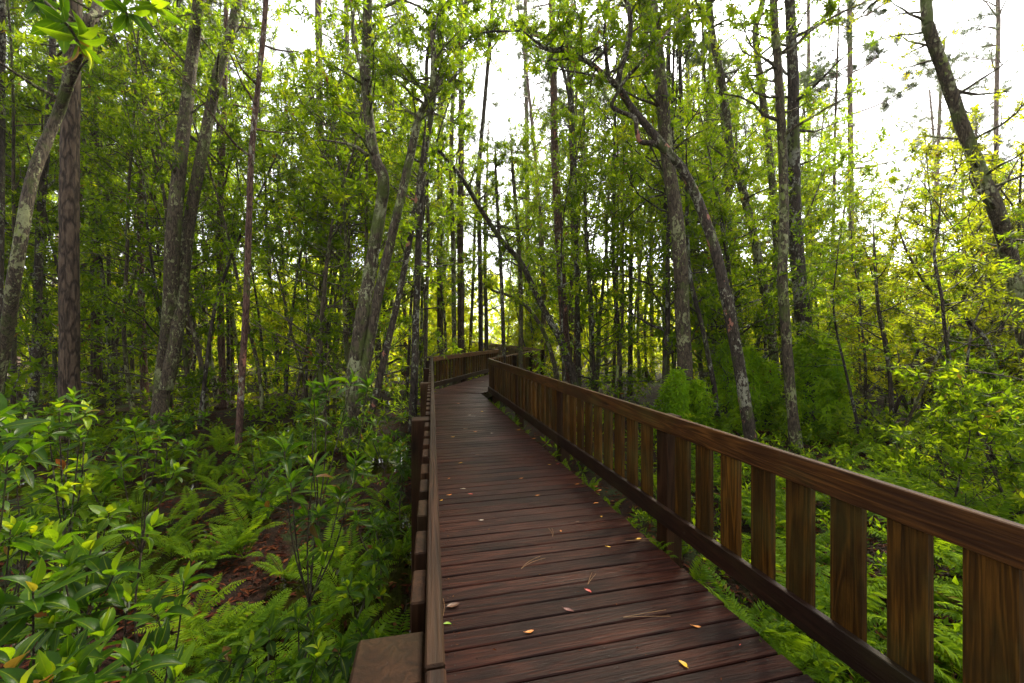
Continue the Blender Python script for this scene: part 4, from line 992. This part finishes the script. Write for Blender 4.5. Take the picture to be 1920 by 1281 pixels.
# leafy branch hanging in at the upper corner, with its own tree standing out of frame
def corner_branch():
    o, tips, axes, rng = hero('bay_tree', 'tree whose big-leaved branch hangs into the upper corner, close to you', 'tree', [(-330, 1500), (-300, 900), (-260, 400), (-200, 0)], 2.6, 60, 45, 'bark_lichen', None, up=1.5, seed=60)
    base = np.array(o.location)
    tm, cm = MB(), MB()
    A_ = spline([at(-235, 150, 2.6), at(-80, 10, 2.3), at(50, -10, 2.1), at(120, 40, 2.0), at(150, 85, 2.0)], 6) - base
    B_ = spline([at(-80, 10, 2.3), at(60, -60, 2.3), at(190, -40, 2.3), at(240, 30, 2.3)], 6) - base
    C_ = spline([at(190, -40, 2.3), at(250, -30, 2.4), at(285, 10, 2.4)], 6) - base
    for c in (A_, B_, C_): tube(tm, c, [.016, .005], 7)
    P = [A_[-1], A_[-6], B_[-1], C_[-1], A_[-11], B_[-8]]; A = [A_[-1] - A_[-3], A_[-6] - A_[-8], B_[-1] - B_[-3], C_[-1] - C_[-3], (0, .3, -.3), (.3, 0, -.4)]
    rosettes(cm, rng, P, A, 12, .15, .05, 'hi', .45, (20, 110), young=.4)
    link('branch', tm.mesh('branch', M['twig']), o); link('foliage', cm.mesh('foliage', M['near'], True), o)
corner_branch()

# ------------------------------------------------------------------ ferns
def make_fern(seed, nf, L, W=.24, pairs=22, droop=.9, q='low', tint=.45):
    rng = np.random.RandomState(seed); mb, sm = MB(), MB()
    for i in range(nf):
        az = i * 6.283 / nf + rng.normal(0, .35); el = rng.uniform(.75, 1.25); l = L * rng.uniform(.75, 1.15)
        t = np.linspace(0, 1, 14); a = el - droop * t ** 1.4 * rng.uniform(.8, 1.3)
        dx = np.cumsum(np.cos(a)) * l / 14; dz = np.cumsum(np.sin(a)) * l / 14; bend = rng.normal(0, .25)
        C = np.stack((np.cos(az + bend * t) * dx, np.sin(az + bend * t) * dx, dz), -1)
        tube(mb, C, [.0035, .001], 4, a=.75)
        u = np.linspace(.16, .99, pairs); k = u * 13; k0 = np.minimum(k.astype(int), 12); f = (k - k0)[:, None]
        P = C[k0] * (1 - f) + C[k0 + 1] * f; D = norm(C[k0 + 1] - C[k0]); S = norm(np.cross(D, (0, 0, 1.0))); Nn = np.cross(S, D)
        prof = np.sin(np.clip(u * 1.02, 0, 1) * math.pi * .93 + .16) ** .75
        for sgn in (-1, 1):
            dd = S * sgn + D * .38 - Nn * .12 + rng.normal(0, .06, P.shape)
            leaves(mb, P, dd, Nn + rng.normal(0, .15, P.shape), np.maximum(.015, l * W * prof), l * .040 * (.4 + .6 * prof), np.clip(tint + rng.normal(0, .06) + rng.normal(0, .05, pairs) + .1 * u, 0, 1), q)
    return mb.mesh('fronds', M['fern'], False)
ferns = [make_fern(700 + i, 5 + i % 4, .58, W=.19, tint=.42 + .05 * (i % 4)) for i in range(7)]
bigferns = [make_fern(720 + i, 8, .55, W=.24, pairs=26, q='mid', tint=.5) for i in range(4)]
def fern_field():
    rng = np.random.RandomState(33)
    zones = {}
    def put(px, d, protos, s, zone):
        p = gpt(px, d)
        if inside_walk(p[0], p[1], .12): return False
        p[2] = max(p[2], WATER_Z + .01)
        o = tag(link('fern', protos[rng.randint(len(protos))], None, p, (rng.normal(0, .12), rng.normal(0, .12), rng.uniform(0, 6.28)), (s, s, s)), None, 'fern')
        zones.setdefault(zone, []).append((o, d, px)); return True
    n = 0
    while n < 150:
        d = 1.7 + 6.5 * rng.rand() ** 1.4; px = rng.uniform(60, 770)
        if d < 3 and px < 330: continue
        n += put(px, d, ferns, rng.uniform(.5, .85), 'hollow')
    n = 0
    while n < 105:
        d = 2.2 + 7 * rng.rand() ** 1.2; px = rng.uniform(1230, 2080)
        n += put(px, d, ferns, rng.uniform(.7, 1.15), 'railing')
    for px, d in ((1560, 2.55), (1620, 3.2), (1720, 2.9), (1790, 2.4), (1860, 3.0), (1480, 3.4), (1900, 2.1), (1680, 4.2), (1560, 4.6), (1780, 5.0), (1980, 2.3), (1420, 4.2)):
        put(px, d, bigferns, rng.uniform(.75, 1.0), 'large')
    for k in range(26):                        # small ones growing in the slot between deck and picket railing
        y = rng.uniform(.9, 9.5); p = np.array((ppt(RP, y)[0] - .09 + rng.normal(0, .02), y, -.22))
        o = tag(link('fern', ferns[rng.randint(7)], None, p, (0, 0, rng.uniform(0, 6.28)), (.33, .33, .55)), None, 'fern'); zones.setdefault('slot', []).append((o, y, 0))
    for k in range(8):
        t = rng.uniform(.1, .8); p2 = lerp(LP[1], LP[2], t); p = np.array((p2[0] + .04, p2[1] - .02, -.2))
        o = tag(link('fern', ferns[rng.randint(7)], None, p, (0, 0, rng.uniform(0, 6.28)), (.33, .33, .5)), None, 'fern'); zones.setdefault('bend', []).append((o, t, 0))
    text = {'hollow': 'green fern on the dark floor of the water hollow', 'railing': 'green fern on the ground behind the picket railing', 'large': 'large arching fern seen through the picket gaps', 'slot': 'little fern sprouting from the slot along the picket railing', 'bend': 'little fern in the slot under the facing railing'}
    for z, v in zones.items():
        v.sort(key=lambda q: q[1])
        per = 10
        rows = [v[i:i + per] for i in range(0, len(v), per)]
        for ri, row in enumerate(rows):
            row.sort(key=lambda q: (q[2], q[1]))
            for ci, (o, d, px) in enumerate(row):
                o['label'] = f'{text[z]}, {ORD[ci]} along' + (f', {ORD[ri]} row back' if len(rows) > 1 else '')
                o['group'] = {'hollow': 'ferns in the water hollow', 'railing': 'ferns behind the picket railing', 'large': 'large ferns behind the picket railing', 'slot': 'little ferns in the deck slot', 'bend': 'little ferns in the deck slot'}[z]
fern_field()

# ------------------------------------------------------------------ climbing fern heaps
def climbing_fern(label, blobs, n, seed, L=.085):
    """Leafy strands hanging over hidden stubs. blobs: (pixel x, top pixel y, bottom pixel y, half width px, depth)."""
    rng = np.random.RandomState(seed)
    b0 = gpt(blobs[0][0], blobs[0][4]); o = thing('climbing_fern', label, 'climbing fern', b0)
    fm, sm = MB(), MB()
    for (px, y0, y1, hw, d) in blobs:
        top = at(px, y0, d); bot = at(px, y1, d); h = top[2] - bot[2]; r = hw * d / F
        c = bot - b0
        ns = n // len(blobs) // 21
        for _ in range(ns):
            t0 = 1 - rng.rand() ** 1.3 * .85; a = rng.uniform(0, 6.283); rr = r * rng.uniform(.35, 1.25) * (.55 + .45 * math.sin(t0 * 6 + a * 2 + px) ** 2) * (1.05 - .55 * t0 ** 5) * (.7 + .3 * math.cos(a - px)) * (1.6 if rng.rand() < .12 else 1)
            o_ = np.array((math.cos(a), math.sin(a), 0)); dr = rng.uniform(.2, .6) * min(h, 1.0)
            z0 = c + np.array((0, 0, h * t0))
            Q = spline([z0, z0 + o_ * rr * .6 + (0, 0, .06), z0 + o_ * rr + (0, 0, -.05), z0 + o_ * rr * 1.08 + rng.normal(0, .03, 3) + (0, 0, -dr * .6), z0 + o_ * rr + rng.normal(0, .05, 3) + (0, 0, -dr)], 5)
            Q[:, 2] = np.maximum(Q[:, 2], c[2] + .03)
            tube(sm, Q, [.004, .002], 4)
            u = rng.uniform(4, len(Q) - 1.01, 16); k0 = u.astype(int); f = (u - k0)[:, None]; P = Q[k0] * (1 - f) + Q[k0 + 1] * f
            lt = np.clip(rng.normal(.55, .22), 0, 1)
            for g in range(4):
                D = o_ * rng.uniform(.1, .9, (16, 1)) + rng.normal(0, .6, (16, 3)) + np.array((0, 0, -.3))
                leaves(fm, P + rng.normal(0, .04, P.shape), D, o_ + np.array((0, 0, .6)) + rng.normal(0, .4, P.shape), L * rng.uniform(.6, 1.7, 16), L * .36, np.clip(lt + rng.normal(0, .08, 16), 0, 1))
        tube(sm, np.array([c, c + np.array((0, 0, h * .95))]), [r * .45, r * .2], 8)
    link('strands', sm.mesh('strands', M['twig']), o); link('foliage', fm.mesh('foliage', M['vine'], False), o)
climbing_fern('tall bright column of climbing fern at the foot of the thick dark trunk', [(1522, 638, 880, 46, 8.0), (1556, 646, 850, 34, 7.9), (1538, 632, 800, 40, 8.1)], 9000, 1)
climbing_fern('arched heap of climbing fern between the arching tree and the spotted trunk', [(1402, 658, 850, 46, 8.8), (1442, 686, 860, 38, 8.7), (1362, 646, 800, 34, 9.0)], 7200, 2)
climbing_fern('mound of climbing fern around the foot of the leaning lichened trunk', [(1272, 700, 830, 30, 7.7), (1308, 722, 830, 22, 7.8)], 3200, 3)

# ------------------------------------------------------------------ ground cover
def litter():
    rng = np.random.RandomState(44); n = 30000
    d = 1.4 + 9 * rng.rand(n) ** 1.5; px = rng.uniform(-100, 2000, n)
    P = np.stack([at(a, 628, b) for a, b in zip(px, d)]); gz = ground_z(P[:, 0], P[:, 1]); ok = (gz > WATER_Z) | (rng.rand(n) < .2)
    P[:, 2] = np.maximum(gz, WATER_Z + .004) + rng.uniform(.004, .02, n); P = P[ok]; n = len(P)
    az = rng.uniform(0, 6.28, n); D = np.stack((np.cos(az), np.sin(az), rng.normal(0, .12, n)), -1)
    mb = MB(); leaves(mb, P, D, np.array((0, 0, 1.0)) + rng.normal(0, .25, (n, 3)), rng.uniform(.05, .11, n), rng.uniform(.02, .035, n), np.clip(rng.normal(.42, .22, n), 0, 1))
    tag(link('leaf_litter', mb.mesh('leaf_litter', M['litter'], False)), 'red-brown dead leaves covering the swamp floor', 'leaf litter', None, 'stuff')
litter()
def undergrowth(clearing):
    rng = np.random.RandomState(46 if clearing else 45); n = 12000 if clearing else 7000
    px = rng.uniform(-150, 2080, n); d = (np.where(px < 720, 24, 16) + 26 * rng.rand(n)) if clearing else (6 + 10 * rng.rand(n))
    P = np.stack([at(a, 628, b) for a, b in zip(px, d)])
    cl = np.sin(P[:, 0] * 1.9 + 1.3 * np.sin(P[:, 1] * 1.1)) * np.sin(P[:, 1] * 1.6 + 1.1 * np.sin(P[:, 0] * .8)) + rng.normal(0, .25, n)
    keep = np.array([not inside_walk(p[0], p[1], .35) for p in P]) & ((cl > .12) | clearing); P = P[keep]; n = len(P)
    P[:, 2] = ground_z(P[:, 0], P[:, 1]) + rng.rand(n) ** 1.3 * (np.clip(.15 + .08 * d[keep], .3, 1.6) if not clearing else 2.4)
    A = np.array((0, 0, .8)) + rng.normal(0, .5, (n, 3))
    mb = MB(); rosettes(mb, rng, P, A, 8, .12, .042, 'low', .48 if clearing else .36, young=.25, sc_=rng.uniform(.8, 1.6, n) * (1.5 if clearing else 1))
    tag(link('undergrowth', mb.mesh('undergrowth', M['glow' if clearing else 'bay'], False)), 'yellow-green brush filling the clearing behind the trees' if clearing else 'low leafy undergrowth carpeting the floor beneath the trees', 'undergrowth', None, 'stuff')
undergrowth(False)
undergrowth(True)
def floor_leaves():
    rng = np.random.RandomState(48); n = 2600
    d = 2.2 + 6 * rng.rand(n); px = rng.uniform(1180, 2150, n)
    P = np.stack([at(a, 628, b) for a, b in zip(px, d)]); P = P[P[:, 0] > 2.15]; n = len(P)
    P[:, 2] = ground_z(P[:, 0], P[:, 1]) + .04 + .4 * rng.rand(n) ** 2
    mb = MB(); rosettes(mb, rng, P, np.array((0, 0, .8)) + rng.normal(0, .5, (n, 3)), 7, .075, .030, 'low', .42, young=.25, sc_=rng.uniform(.6, 1.4, n))
    tag(link('ground_cover', mb.mesh('ground_cover', M['bay'], False)), 'low leafy seedlings covering the floor behind the picket railing', 'ground cover', None, 'stuff')
floor_leaves()
def far_wood():
    """The wall of foliage beyond the clearing, too far for single trees to be told apart."""
    rng = np.random.RandomState(46); n = 12000
    px = rng.uniform(-300, 2300, n); d = rng.uniform(52, 75, n); P = np.stack([at(a, 628, b) for a, b in zip(px, d)])
    hmax = 10.5 + 3.0 * np.sin(px * .013) + 2.2 * np.sin(px * .041 + 2)
    P[:, 2] = -.5 + hmax * rng.rand(n) ** .8
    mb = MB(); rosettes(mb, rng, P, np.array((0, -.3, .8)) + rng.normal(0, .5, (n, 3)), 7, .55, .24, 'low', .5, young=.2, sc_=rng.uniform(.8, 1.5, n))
    tag(link('far_woods', mb.mesh('far_woods', M['glow'], False)), 'pale yellow-green wall of woods beyond the clearing', 'woods', None, 'stuff')
far_wood()

# ------------------------------------------------------------------ air
def haze():
    m = bpy.data.materials.new('haze'); m.use_nodes = True; t = m.node_tree
    t.nodes.remove(t.nodes['Principled BSDF'])
    v = t.nodes.new('ShaderNodeVolumePrincipled'); v.inputs['Density'].default_value = .0004; v.inputs['Color'].default_value = (.96, .96, .92, 1); v.inputs['Anisotropy'].default_value = .4
    t.links.new(v.outputs[0], t.nodes['Material Output'].inputs['Volume'])
    me = box_mesh('haze', 400, 400, 34, m, .01)
    tag(link('haze', me, None, (-200, -190, -2)), 'thin pale haze between the trees', None, None, 'stuff')
haze()
